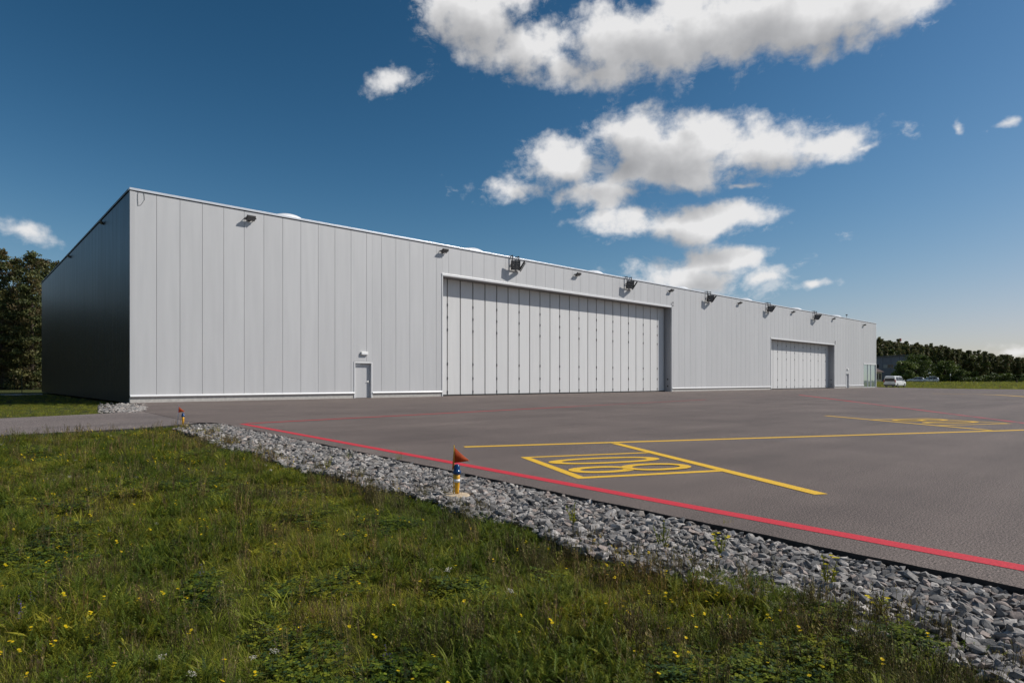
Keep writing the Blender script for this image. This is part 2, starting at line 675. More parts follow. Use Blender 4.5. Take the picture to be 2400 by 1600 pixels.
def sstep(a, b, x):
    t = np.clip((np.asarray(x, float) - a) / (b - a), 0, 1)
    return t * t * (3 - 2 * t)


# ------------------------------------------------------------------ ground
EDGE_A, EDGE_B = G(2400, 1377), G(540, 996)       # apron's edge along the gravel
def edge_x(y):
    return EDGE_A.x + (EDGE_B.x - EDGE_A.x) * (np.asarray(y, float) - EDGE_A.y) / (EDGE_B.y - EDGE_A.y)


GB_Y = [-6, .45, .9, 1.2, 1.75, 2.4, 3.2, 4.0, 4.9, 5.9, 7.1, 8.4, 9.9, 11.6, 14, 16.2, 17.2]
GB_X = [2.9, 3.2, 3.3, 3.25, 3.35, 3.36, 3.5, 3.54, 3.62, 3.58, 3.6, 3.6, 3.78, 3.78, 4.0, 4.2, 4.45]
def grass_x(y):
    y = np.asarray(y, float)
    return np.interp(y, GB_Y, GB_X) + .07 * vnoise(y, y * 0, .5, 4) + .05 * vnoise(y, y * 0, .17, 5)


def to_dl(x, y):
    return x * CT + y * ST, x * ST - y * CT


def ground_z(x, y):
    x = np.asarray(x, float)
    y = np.asarray(y, float)
    d, l = to_dl(x, y)
    z = -.135 + 0 * x
    # meadow in front: a little uneven, slightly higher away from the gravel
    near = (1 - sstep(15.6, 16.3, y)) * (1 - sstep(3.0, 3.6, x))
    z = z + near * (.035 * vnoise(x, y, 1.3, 1) + .03 * vnoise(x, y, .45, 2) + .05)
    # field beyond the apron rises gently, then the wooded hill
    right = sstep(20, 40, l)
    z = z + right * .80 * sstep(100, 165, d)
    ang = l / np.maximum(d, 1)
    px = CX + F * ang
    sky = np.interp(px, [1500, 2054, 2075, 2123, 2160, 2185, 2217, 2258, 2310, 2355, 2375, 2400, 2700, 3200],
                    [790, 791, 793, 798, 806, 806, 814, 822, 829, 833, 840, 843, 850, 850])
    ridge = np.maximum((892 - sky) / F * 340 - 12.5, .6)
    z = z + right * ridge * sstep(215, 340, d)
    return z


def axis(lo, hi, near_lo, near_hi, step):
    a = [near_lo]
    while a[-1] < near_hi:
        a.append(a[-1] + step)
    s = step
    up = [a[-1]]
    while up[-1] < hi:
        s *= 1.22
        up.append(up[-1] + s)
    s = step
    dn = [near_lo]
    while dn[-1] > lo:
        s *= 1.22
        dn.append(dn[-1] - s)
    return np.array(dn[:0:-1] + a + up[1:])


gx = axis(-1500, 3000, -14, 5, .22)
gy = axis(-1500, 3000, -3, 18, .22)
gx = np.unique(np.concatenate([gx, np.arange(120, 460, 7.0)]))
gy = np.unique(np.concatenate([gy, np.arange(-60, 260, 7.0)]))
XX, YY = np.meshgrid(gx, gy)
ZZ = ground_z(XX, YY)
nx, ny = len(gx), len(gy)
ii = np.arange(nx * ny).reshape(ny, nx)
quad = np.stack([ii[:-1, :-1], ii[:-1, 1:], ii[1:, 1:], ii[1:, :-1]], -1).reshape(-1)
gm_ = np_mesh('ground', np.stack([XX, YY, ZZ], -1).reshape(-1, 3), 4, quad, M['soil'])
ground = bpy.data.objects.new('ground', gm_)
COL.objects.link(ground)
tag(ground, 'grassy ground running to the wooded hill', None, None, 'structure')


def sheet(name, poly, z, mat, thick=0.0, side_mat=None, parent=None):
    bm = bmesh.new()
    vs = [bm.verts.new((p[0], p[1], z)) for p in poly]
    f = bm.faces.new(vs)
    if f.normal.z < 0:
        f.normal_flip()
    if thick:
        lo = [bm.verts.new((p[0] , p[1], z - thick)) for p in poly]
        n = len(vs)
        for k in range(n):
            s = bm.faces.new((vs[k], lo[k], lo[(k + 1) % n], vs[(k + 1) % n]))
            s.material_index = 1
    bmesh.ops.triangulate(bm, faces=[f])
    bmesh.ops.recalc_face_normals(bm, faces=bm.faces)
    me = bpy.data.meshes.new(name)
    bm.to_mesh(me)
    bm.free()
    me.materials.append(mat)
    if side_mat:
        me.materials.append(side_mat)
    o = bpy.data.objects.new(name, me)
    COL.objects.link(o)
    if parent:
        o.parent = parent
    return o


ROAD_FAR = [G(345, 957), G(330, 962), G(252, 967.7), G(120, 974), G(0, 979.5)]
edge_pts = []
rj = random.Random(9)
yy = -45.0
while yy < 15.6:
    edge_pts.append((float(edge_x(yy)) + (rj.uniform(-.012, .012) if yy > -2 else 0), yy))
    yy += .16 if yy > -2 else 4
far_edge = [G(2060, 907.2), G(2140, 908.6), G(2220, 910.2), G(2310, 911.3), G(2400, 912.0)]
apron_poly = edge_pts + [tuple(EDGE_B.xy), (EDGE_B.x + .02, 16.9), (5.08, 17.35), (4.75, 17.62)]
apron_poly += [(p.x, p.y) for p in (ROAD_FAR[1], ROAD_FAR[0])] + [(X0 - .05, YF - 3), (X0 - .05, YF + 1.5), (X1 + .1, YF + 1.5), (X1 + .1, YF + 14), (X1 + 7, YF + 14), (X1 + 7.0, YF + 2.0)]
apron_poly += [(p.x, p.y) for p in far_edge] + [(98, -30), (95, -45)]
apron = sheet('apron', apron_poly, 0.0, M['asphalt'], .16, M['edge'])
tag(apron, 'brown grey asphalt apron in front of the hangar', None, None, 'structure')
road_poly = [(ROAD_FAR[1].x + .06, ROAD_FAR[1].y), (4.8, 17.55), (4.3, 17.2), (3.2, 16.55), (1.0, 16.25), (-8, 16.0), (-40, 15.8), (-40, 21.5), (-8, 21.9)]
road_poly += [(p.x, p.y) for p in (ROAD_FAR[4], ROAD_FAR[3], ROAD_FAR[2])]
road = sheet('road', road_poly, -.006, M['road'], .12, M['edge'])
tag(road, 'grey asphalt access road branching off the apron', None, None, 'structure')
path = sheet('path', [(-40, 66.5), (6.0, 67.5), (6.0, 69.3), (-40, 68.3)], -.06, M['concrete'], .08, M['concrete'])
tag(path, 'pale concrete path behind the hangar', None, None, 'structure')


# painted lines lie on the apron
def line(name, pts, w, z, mat):
    pts = [Vector((p[0], p[1], 0)) for p in pts]
    vs, fs = [], []
    n = len(pts)
    for i, p in enumerate(pts):
        t = (pts[min(i + 1, n - 1)] - pts[max(i - 1, 0)]).normalized()
        nrm = Vector((-t.y, t.x, 0)) * w / 2
        vs += [(p.x + nrm.x, p.y + nrm.y, z), (p.x - nrm.x, p.y - nrm.y, z)]
    fs = [(2 * i, 2 * i + 1, 2 * i + 3, 2 * i + 2) for i in range(n - 1)]
    o = MB().add(vs, fs).build(name, M[mat], apron)
    return o


ra, rb = G(568, 993), G(2400, 1331)
rdir = (rb - ra).normalized()
r_end = rb + rdir * 30
rc = G(1872, 925)
line('red_line', [ra, r_end], .15, .0025, 'red')
rm = ra.lerp(rc, .33)
line('red_line', [ra + (rc - ra).normalized() * .1, rm], .15, .0045, 'red')
line('red_line', [rm, ra.lerp(rc, .62)], .15, .007, 'redworn')
line('red_line', [ra.lerp(rc, .62), rc], .15, .007, 'redfaint')
rd = G(2400, 991.4)
line('red_line', [rc, rc.lerp(rd, .5)], .17, .004, 'red')
line('red_line', [rc.lerp(rd, .5), rd + (rd - rc)], .17, .004, 'redworn')
line('red_line', [G(1940, 936.5), G(2090, 941), G(2230, 940), G(2390, 947)], .3, .004, 'redfaint')
y1a, y1b = G(1088, 1047), G(2400, 1007.4)
line('yellow_line', [y1a, y1b + (y1b - y1a) * .6], .165, .0025, 'yellow')
line('yellow_line', [G(1441, 1038.6), G(1925, 1158.6)], .15, .0045, 'yellow')
line('yellow_line', [G(1935, 974), G(2323, 1008.4)], .15, .0045, 'yellow')
cur = [G(2185, 922), G(2225, 922.6), G(2262, 923.2)], [G(2262, 923.2), G(2285, 923.6), G(2302, 924)], [G(2302, 924), G(2336, 925.2), G(2365, 926.8), G(2400, 929.2), G(2470, 935)]
for k, c in enumerate(cur):
    line('yellow_line', c, .32, .005, 'yellow' if k != 1 else 'yellowworn')


def ring(mb, c, u, v, ao, bo, ai, bi, z, p=2.2, n=40, side=None):
    vs = []
    for a, b in ((ao, bo), (ai, bi)):
        for k in range(n):
            t = 2 * math.pi * k / n
            cs, sn = math.cos(t), math.sin(t)
            q = c + u * (a * math.copysign(abs(cs) ** (2 / p), cs)) + v * (b * math.copysign(abs(sn) ** (2 / p), sn))
            vs.append((q.x, q.y, z))
    mb.add(vs, [(k, (k + 1) % n, n + (k + 1) % n, n + k) for k in range(n)])


def stand_box(LL, LR, UL, UR):
    u = (LR - LL)
    lu = u.length
    u = u.normalized()
    v = (UL - LL)
    v = (v - u * v.dot(u))
    lv = v.length
    v = v.normalized()
    w = .12
    o = empty('stand_marking', LL, 0, apron)
    o.location = (0, 0, 0)
    mb = MB()
    def q(a, b):
        return LL + u * a + v * b
    def strip(a0, b0, a1, b1, z):
        mb.add([(*q(a0, b0).xy, z), (*q(a1, b0).xy, z), (*q(a1, b1).xy, z), (*q(a0, b1).xy, z)], [(0, 1, 2, 3)])
    strip(w, 0, lu, w, .0032)
    strip(w, lv - w * .8, (UR - LL).dot(u), lv, .0032)
    strip(0, 0, w, lv, .0032)
    mb.build('border_line', M['yellow'], o)
    mb = MB()
    ring(mb, q(lu * .525, lv * .66), u, v, lu * .435, .30, lu * .435 - .19, .30 - .125, .006)
    mb.build('digit', M['yellow'], o)
    mb = MB()
    ring(mb, q(lu * .30, lv * .28), u, v, lu * .225, .27, lu * .225 - .145, .27 - .14, .006)
    ring(mb, q(lu * .70, lv * .28), u, v, lu * .245, .30, lu * .245 - .14, .30 - .135, .0085)
    mb.build('digit', M['yellow'], o)
    return o


stand_box(G(1355, 1122), G(1693.6, 1104.5), G(1224, 1071), G(1524, 1060))
stand_box(G(2174, 980), G(2042.4, 982.9), G(2335.8, 993.5), G(2191, 996.7))


# ------------------------------------------------------------------ hangar
hangar = empty('hangar', (0, 0, 0))
tag(hangar, 'long flat roofed hangar clad in light grey vertical metal panels with two folding doors', 'hangar')

BD = (XF(1037.5), XF(1574), ZF(1037, 645.5))      # big door: x0, x1, soffit
SD = (XF(1806.7), XF(1955.5), ZF(1880, 801))
D1 = (XF(829.5), XF(872.5), ZF(850, 847.5))
D2 = (XF(1982.5), XF(1989.8), ZF(1986, 874.2))
GL = (XF(2024.3), X1 - .02, ZF(2040, 854))
OPEN = [D1, BD, SD, D2, GL]
Y2 = YF + 40.0
ZB = .36                                          # lower end of the panels
PT = .09                                          # panel thickness


# backing walls and roof
def backing(name, lo, hi, m='core'):
    return MB().box(lo, hi).build(name, M[m], hangar)


xs = [X0 + .03]
for a, b, zt in OPEN:
    xs += [a, b]
xs.append(X1 - .03)
yb0, yb1 = YF + .055, YF + .25
for k in range(0, len(xs), 2):
    if xs[k + 1] - xs[k] > .05:
        backing('backing_wall', (xs[k], yb0, .0), (xs[k + 1], yb1, ZT - .06))
for a, b, zt in OPEN:
    backing('backing_wall', (a, yb0, zt), (b - (.03 if b > X1 - .1 else 0), yb1, ZT - .06))
backing('backing_wall', (X0 + .055, yb1, 0), (X0 + .25, Y2 - .06, ZT - .06))
backing('backing_wall', (X1 - .25, yb1, 0), (X1 - .03, Y2 - .06, ZT - .06), 'panel')
backing('backing_wall', (X0 + .25, Y2 - .25, 0), (X1 - .25, Y2 - .06, ZT - .06), 'panel')
MB().box((X0 + .02, YF + .02, ZT - .06), (X1 - .02, Y2 - .02, ZT - .004)).build('roof', M['roof'], hangar)

# front panels, one mesh each
j0 = XF(367)
pitch = (XF(1022.4) - j0) / 16
edges = [X0 + .012]
e = j0
while e < X1 - .3:
    edges.append(e)
    e += pitch
edges.append(X1 - .012)
GAP = .0065
for a, b in zip(edges[:-1], edges[1:]):
    cuts = [a, b] + [c for o in OPEN for c in o[:2] if a + .03 < c < b - .03]
    cuts = sorted(cuts)
    for p, q in zip(cuts[:-1], cuts[1:]):
        mid = (p + q) / 2
        z0 = ZB
        for o in OPEN:
            if o[0] < mid < o[1]:
                z0 = o[2] + .02
        g0 = GAP if p in (a, b) else 0
        g1 = GAP if q in (a, b) else 0
        MB().box((p + g0, YF, z0), (q - g1, YF + PT, ZT - .15)).build('wall_panel', M['panel'], hangar, bevel=.006)
# end wall panels
yy = YF + PT + .01
k = 0
side_pitch = pitch
while yy < Y2 - .05:
    y1 = min(yy + side_pitch, Y2)
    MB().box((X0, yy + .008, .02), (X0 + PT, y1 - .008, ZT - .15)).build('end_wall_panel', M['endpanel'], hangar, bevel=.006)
    yy = y1
# flashings
MB().box((X0 - .04, YF - .05, ZT - .115), (X1 + .04, YF + .25, ZT)).build('roof_edge_flashing', M['flash'], hangar, bevel=.01)
MB().box((X0 + .002, YF + .006, ZT - .15), (X1 - .002, YF + .05, ZT - .115)).build('painted_shadow_line', M['black'], hangar)  # black strip stands in for the shadow line below the flashing
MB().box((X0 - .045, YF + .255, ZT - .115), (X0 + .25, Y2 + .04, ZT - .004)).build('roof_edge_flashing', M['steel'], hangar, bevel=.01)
MB().box((X0 - .012, YF - .012, ZB), (X0 + .22, YF - .002, ZT - .155)).box((X0 - .012, YF - .002, ZB), (X0 - .002, YF + .10, ZT - .155)).build('corner_flashing', M['panel'], hangar)
MB().box((X1 - .16, YF - .012, GL[2] + .2), (X1 + .012, YF - .002, ZT - .155)).build('corner_flashing', M['trim'], hangar)


def base_run(x0, x1):
    pr = []
    n = 8
    prof = [(.0, ZB + .035)] + [(-.03 - .05 * math.sin(math.pi * k / n), ZB + .03 - .135 * k / n) for k in range(n + 1)] + [(.0, ZB - .11)]
    vs, fs = [], []
    for x in (x0, x1):
        vs += [(x, YF + p[0], p[1]) for p in prof]
    m = len(prof)
    fs = [(k, k + 1, m + k + 1, m + k) for k in range(m - 1)] + [tuple(range(m)), tuple(range(2 * m - 1, m - 1, -1))]
    MB().add(vs, fs).build('base_flashing', M['trim'], hangar, smooth=False)
    MB().box((x0, YF + .015, -.05), (x1, YF + .2, ZB - .105)).build('plinth', M['concrete'], hangar)


runs = [X0 - .01, D1[0] + .02, D1[1] + .0, BD[0] - .06, BD[1] + .06, SD[0] - .05, SD[1] + .06, D2[0], D2[1], GL[0]]
for k in range(0, len(runs), 2):
    base_run(runs[k], runs[k + 1])


def folding_door(o, first_px, last_px, n, centre, hinged, hz, name_lab):
    a, b, zt = o
    yl = YF + REC
    d = MB().box((a + .02, yl - .03, .012), (b - .02, yl + .10, .10)).build('folding_door', M['black'], hangar)
    d['label'] = name_lab
    MB().box((a + .02, yl + .075, .10), (b - .02, yl + .13, zt)).build('seal_sheet', M['black'], d)
    s0, s1 = XF(first_px, yl), XF(last_px, yl)
    extra = .05
    w = (s1 - s0 - 2 * extra) / n
    seams = [s0 + w * k + (extra if k > centre - 1 else 0) + (extra if k > centre else 0) for k in range(n + 1)]
    ed = [a + .02] + seams + ([b - .02] if b - .02 - seams[-1] > .1 else [])
    for k in range(len(ed) - 1):
        g = .044
        MB().box((ed[k] + (0 if k == 0 else g), yl, .10), (ed[k + 1] - g, yl + .09, zt - .03)).build('door_leaf', M['leaf'], d, bevel=.008)
    for k, s in enumerate(seams):
        if k not in hinged:
            continue
        for z in hz:
            MB().box((s - .05, yl - .018, z - .09), (s + .05, yl + .0, z + .09)).tube((s, yl - .02, z - .11), (s, yl - .02, z + .11), .018, n=6).build('hinge', M['steel'], d)
    # reveal and trim of the opening
    rv = MB()
    rv.box((a - .02, YF + .1, 0), (a + .018, yl + .14, zt))
    rv.build('door_reveal', M['reveal'], hangar)
    MB().box((b - .018, YF + .1, 0), (b + .02, yl + .14, zt)).build('door_reveal', M['reveal'], hangar)
    MB().box((a - .02, YF + .1, zt + .001), (b + .02, yl + .14, zt + .06)).build('door_soffit', M['reveal'], hangar)
    t = .075
    MB().box((a - t, YF - .05, zt - .01), (b + t, YF + .10, zt + .16)).build('door_head_trim', M['trim'], hangar, bevel=.012)
    MB().box((a - t, YF - .035, .0), (a + .005, YF + .10, zt - .011)).build('door_side_trim', M['trim'], hangar, bevel=.01)
    MB().box((b - .005, YF - .035, .0), (b + t, YF + .10, zt - .011)).build('door_side_trim', M['trim'], hangar, bevel=.01)
    # control boxes in the reveal
    for z in (.55, 1.25):
        MB().box((b - .06, YF + .38, z - .07), (b - .018, YF + .50, z + .07)).tube((b - .06, YF + .44, z), (b - .09, YF + .44, z), .03, n=8).build('control_box', M['lamp'], hangar)


folding_door(BD, 1000 + 190 / 3.92, 1000 + 2180 / 3.92, 23, 11, set(range(0, 11, 2)) | set(range(12, 24, 2)),
             (.28, 1.27, 2.32, 4.8, 5.7, 6.6), 'tall folding hangar door of many narrow pale leaves')
folding_door(SD, 1780 + 333 / 10.455, 1780 + 1695 / 10.455, 14, 6, set(range(1, 15, 2)), (.3, 1.2, 3.95, 4.85, 5.7), 'lower folding hangar door of pale leaves')


def personnel_door(o):
    a, b, zt = o
    fr = MB().box((a, YF - .03, 0), (a + .085, YF + .22, zt)).box((b - .085, YF - .03, 0), (b, YF + .22, zt)).box((a + .085, YF - .03, zt - .1), (b - .085, YF + .22, zt))
    d = fr.build('personnel_door', M['trim'], hangar, bevel=.008)
    MB().box((a + .085, YF + .16, .02), (b - .085, YF + .21, zt - .1)).build('door_leaf', M['panel'], d, bevel=.006)
    MB().box((a + .085, YF + .17, .0), (b - .085, YF + .25, .02)).build('threshold', M['steel'], d)
    hx = b - .085 - .12
    h = MB().box((hx - .03, YF + .14, .92), (hx + .03, YF + .16, 1.16)).tube((hx, YF + .14, 1.05), (hx, YF + .09, 1.05), .012).tube((hx + .005, YF + .09, 1.05), (hx - .13, YF + .09, 1.05), .013)
    h.build('door_handle', M['chrome'], d)
    MB().tube((hx, YF + .16, 1.5), (hx, YF + .135, 1.5), .03, n=10).build('door_lock', M['chrome'], d)
    MB().box((a + .18, YF + .10, zt - .23), (a + .46, YF + .16, zt - .16)).box((a + .2, YF + .085, zt - .15), (a + .55, YF + .10, zt - .13)).build('door_closer', M['flash'], d)
    for z in (.3, 1.1, 1.9):
        MB().tube((a + .10, YF + .15, z - .07), (a + .10, YF + .15, z + .07), .014, n=8).build('hinge', M['chrome'], d)
    return d


personnel_door(D1)
personnel_door(D2)

# glazed corner
def glass_mat():
    m, nt, b = new_mat('reflecting glass')
    b.inputs['Base Color'].default_value = (.45, .55, .60, 1)
    b.inputs['Metallic'].default_value = .75
    b.inputs['Roughness'].default_value = .03
    bump(nt, b, noise(nt, 1.1, 2, vec='world'), .05, .05)
    return m


M['glass'] = glass_mat()
a, b, zt = GL
win = MB().box((a - .03, YF - .04, zt - .02), (b + .05, YF + .12, zt + .17)).box((b - .16, YF - .03, 0), (b + .03, YF + .16, zt - .02)).box((a, YF + .03, 0), (b - .16, YF + .14, .08)).build('entrance_glazing', M['trim'], hangar)
ms = [a, XF(2034.5), XF(2042), b - .16]
for k in range(3):
    MB().box((ms[k] + .05, YF + .08, .08), (ms[k + 1] - .05, YF + .11, zt - .02)).build('pane', M['glass'], win)
for x in ms[:-1]:
    MB().box((x - .05, YF + .02, .08), (x + .05, YF + .13, zt - .02)).build('mullion', M['trim'] if x != ms[0] else M['steel'], win)
# skylights
ysk = YF + 2.1
sx0, sx1 = XF(672, ysk), XF(1955, ysk)
for k in range(7):
    cx_ = sx0 + (sx1 - sx0) * k / 6
    prof = [(1.15, 0), (1.15, .12)] + [(1.12 * math.cos(t), .12 + .55 * math.sin(t)) for t in np.linspace(0.05, 1.5, 8)]
    MB().lathe(prof, (cx_, ysk, ZT - .01), 24).build('skylight', M['dome'], hangar, smooth=True)
# thin cable looped at the top of the corner
def fp(px, py, off=.02):
    x = XF(px)
    return (x, YF - off, ZF(px, py))


MB().path([fp(326, 447), fp(323, 455), fp(323, 468), fp(324, 482), fp(331, 480), fp(335, 474), fp(339, 468), fp(338, 456), fp(336, 449)], .010, 6).build('cable', M['core'], hangar)

# ------------------------------------------------------------------ lamps on the front wall


def floodlight(at, label):
    o = empty('floodlight', at)
    tilt = Matrix.Translation((0, -.24, .02)) @ Matrix.Rotation(R_(-38), 4, 'X')
    h = MB().box((-.24, -.16, -.045), (.24, .16, .045), tilt)
    for k in range(7):
        x = -.21 + k * .07
        h.box((x - .008, -.13, .045), (x + .008, .13, .075), tilt)
    h.build('housing', M['lamp'], o, bevel=.012)
    MB().box((-.215, -.14, -.052), (.215, .14, -.0455), tilt).build('lens', M['lens'], o)
    MB().box((-.28, -.335, -.01), (-.262, .0, .03)).box((.262, -.335, -.01), (.28, .0, .03)).box((-.28, -.03, -.012), (.28, -.002, .032)).tube((-.29, -.30, .02), (-.235, -.30, .02), .02).tube((.235, -.30, .02), (.29, -.30, .02), .02).build('bracket', M['steel'], o)
    MB().box((-.09, -.10, -.12), (.05, -.005, -.03)).build('junction_box', M['lamp'], o)
    tag(o, label, 'floodlight', 'small floodlights under the roof edge')
    return o


fl = [(588, 512, 'small dark floodlight alone near the high left corner of the hangar'),
      (1043, 588, 'small floodlight above the left upper corner of the tall folding door'),
      (1356, 643, 'small floodlight above the middle of the tall folding door, between two lamp racks'),
      (1575, 681, 'small floodlight above the right end of the tall folding door'),
      (1736, 710, 'small floodlight between the two folding doors, between third and fourth lamp racks'),
      (1861, 731, 'small floodlight above the lower folding door, between its two lamp racks'),
      (1956, 747, 'small floodlight above the right end of the lower folding door'),
      (2027.5, 761.5, 'tiny floodlight farthest along the hangar, above the glazed entrance')]
for px, py, lab in fl:
    yq = YF - .25
    floodlight((XF(px, yq), YF, ZF(px, py, yq)), lab)


def lamp_rack(at, label):
    """at: point on the wall under the roof edge, level with the lamp's middle"""
    o = empty('lamp_rack', at)
    top = ZT - at[2]
    f = MB()
    for x in (-.36, .30):
        f.box((x - .03, -.20, -.30), (x + .03, -.14, top + .10))
        f.box((x - .03, -.20, top + .04), (x + .03, .35, top + .10))
        f.box((x - .022, -.139, .10), (x + .022, -.001, .16))
    f.box((-.329, -.19, .18), (.269, -.15, .22))
    f.box((-.60, -.25, -.12), (.62, -.201, -.06))
    f.build('mounting_frame', M['steel'], o)
    for sx, yaw in ((-.34, -40), (.38, 40)):
        mt = Matrix.Translation((sx, -.50, -.02)) @ Matrix.Rotation(R_(yaw), 4, 'Z') @ Matrix.Rotation(R_(-58), 4, 'X')
        h = MB()
        h.box((-.36, -.40, -.03), (-.325, .40, .05), mt)
        h.box((.325, -.40, -.03), (.36, .40, .05), mt)
        h.box((-.02, -.40, -.02), (.02, .40, .02), mt)
        for k in range(5):
            y = -.37 + k * .155
            h.box((-.324, y, -.05), (.324, y + .115, .06), mt)
        h.build('lamp_module', M['lamp'], o, bevel=.008)
        lens = MB()
        for k in range(5):
            y = -.36 + k * .155
            lens.box((-.30, y, -.056), (.30, y + .095, -.0505), mt)
        lens.build('lens', M['lens'], o)
        arm = MB().tube((sx, -.22, -.09), mt @ Vector((0, .1, 0)), .03)
        arm.build('arm', M['steel'], o)
    tag(o, label, 'lamp rack', 'lamp racks hung from the roof edge')
    return o


for px, py, lab in ((1213, 623, 'largest lamp rack, hung above the left half of the tall folding door'),
                    (1479, 668, 'second lamp rack, hung above the right part of the tall folding door'),
                    (1666, 700, 'third lamp rack, on the plain wall between the two folding doors'),
                    (1806, 724, 'fourth lamp rack, above the left corner of the lower folding door'),
                    (1915, 743, 'fifth lamp rack, smallest, above the right part of the lower folding door')):
    yq = YF - .35
    lamp_rack((XF(px, yq), YF, ZF(px, py, yq)), lab)


def wall_light(px, py, lab):
    x, z = XF(px), ZF(px, py)
    o = MB().box((-.24, -.13, -.10), (.24, 0, .10)).build('wall_light', M['white'], None, bevel=.025)
    o.location = (x, YF - .001, z)
    MB().box((-.20, -.136, -.075), (.20, -.131, .02)).build('diffuser', M['dome'], o)
    tag(o, lab, 'wall light', 'box lights above the personnel doors')


wall_light(853, 828, 'small white box light above the near personnel door')
wall_light(1986, 865, 'small white box light above the far personnel door beside the lower folding door')


def beacon(x, z, lab):
    o = empty('warning_beacon', (x, YF - .05, z))
    MB().box((-.05, -.10, 0), (.05, .0, .06)).tube((0, -.05, .06), (0, -.05, .30), .02).build('bracket', M['steel'], o)
    MB().lathe([(.045, 0), (.05, .02), (.05, .09), (.03, .13)], (0, -.05, .30), 10).build('lamp', M['lamp'], o, smooth=True)
    tag(o, lab, 'beacon', 'beacons at the door corners')


beacon(BD[1] + .10, BD[2] + .161, 'little dark beacon on the upper right corner of the tall folding door')
beacon(SD[1] + .10, SD[2] + .161, 'little dark beacon on the upper right corner of the lower folding door')
o = empty('roof_camera', (XF(1986), YF + .1, ZT))
MB().tube((0, 0, 0), (0, 0, .42), .03).build('post', M['steel'], o)
MB().box((-.22, -.10, .40), (.16, .08, .54)).build('housing', M['lamp'], o, bevel=.02)
tag(o, 'tiny dark camera on a stub post on the roof edge near the far end', 'camera')
for px, lab in ((243, 'dark floodlight on the shaded end wall, nearer to the corner'), (166, 'dark floodlight on the shaded end wall, farther back')):
    r = (px - CX) / F
    q = floodlight((X0, X0 / (CT + ST * r) * (ST - CT * r), ZT - .42), lab)
    q.rotation_euler = (0, 0, -math.pi / 2)
    q.scale = (.8, .55, .8)
    q['group'] = 'floodlights on the end wall'

# ------------------------------------------------------------------ gravel
def stone_shape(seed):
    r = random.Random(seed)
    bm = bmesh.new()
    for _ in range(13):
        v = Vector((r.gauss(0, 1), r.gauss(0, 1), r.gauss(0, 1))).normalized() * r.uniform(.85, 1.1)
        bm.verts.new((v.x * 1.3, v.y * .98, v.z * .66))
    res = bmesh.ops.convex_hull(bm, input=bm.verts)
    bmesh.ops.delete(bm, geom=[g for g in res['geom_interior'] if isinstance(g, bmesh.types.BMVert)], context='VERTS')
    bmesh.ops.triangulate(bm, faces=bm.faces)
    bm.verts.index_update()
    v = np.array([q.co[:] for q in bm.verts])
    f = np.array([[q.index for q in fc.verts] for fc in bm.faces])
    bm.free()
    return v, f


SHAPES = [stone_shape(s) for s in range(14)]
STONE_COL = [(0.14, 0.134, 0.129), (0.189, 0.18, 0.172), (0.243, 0.231, 0.219), (0.095, 0.092, 0.092), (0.315, 0.295, 0.275), (0.211, 0.189, 0.17), (0.279, 0.229, 0.202), (0.162, 0.157, 0.151), (0.396, 0.37, 0.344)]


def stone_points(y0, y1, step, n_layers=2):
    out = []
    for lay in range(n_layers):
        y = y0
        while y < y1:
            xa, xb = float(grass_x(y)) - .22, float(edge_x(y)) + .01
            x = xa
            while x < xb:
                qx, qy = x + random.uniform(-.5, .5) * step, y + random.uniform(-.5, .5) * step
                if qx < float(edge_x(qy)) - .022:
                    s = step * random.choice((.36, .44, .5, .56, .62, .68, .78, .95, 1.1))
                    z = -.066 + s * .35 + lay * .022 + random.uniform(-.008, .012)
                    dist_edge = float(edge_x(qy)) - qx
                    z = min(z, -.012 - s * .3 + .03 * min(1, dist_edge / .3))
                    out.append((qx, qy, z, s))
                x += step
            y += step
    return out


sp_ = stone_points(-2, 2.6, .032) + stone_points(2.6, 7, .038) + stone_points(7, 17.0, .050)
BASES = [G(1071, 1161, -.035), G(429, 996, -.03)]   # the marker bases lie clear of stones
sp_ = [s for s in sp_ if all((s[0] - q.x) ** 2 + (s[1] - q.y) ** 2 > (.135 + s[3]) ** 2 for q in BASES)]
# round the corner where the gravel meets the road
sp_ = [s for s in sp_ if not (s[1] > 16.2 and s[0] < 4.2 + (s[1] - 16.2) * .5)]
gravel_bed = sheet('gravel_bed', [(float(grass_x(t)) - .3, t) for t in np.arange(-6, 17.3, .5)] + [(5.1, 17.3)] + [(float(edge_x(t)) + .05, t) for t in np.arange(17, -6.5, -.5)], -.085, M['dirt'])
tag(gravel_bed, 'strip of crushed grey stone between meadow and apron', None, None, 'structure')


def vis_size(s):
    d, l = to_dl(s[0], s[1])
    if d < .5:
        return -1
    px, py = CX + F * l / d, HY + F * (HC - s[2]) / d
    if not (0 < px < 2400 and py < 1592):
        return -1
    if s[0] < float(grass_x(s[1])) + .06 or s[2] < -.045:
        return -1
    return s[3] / d


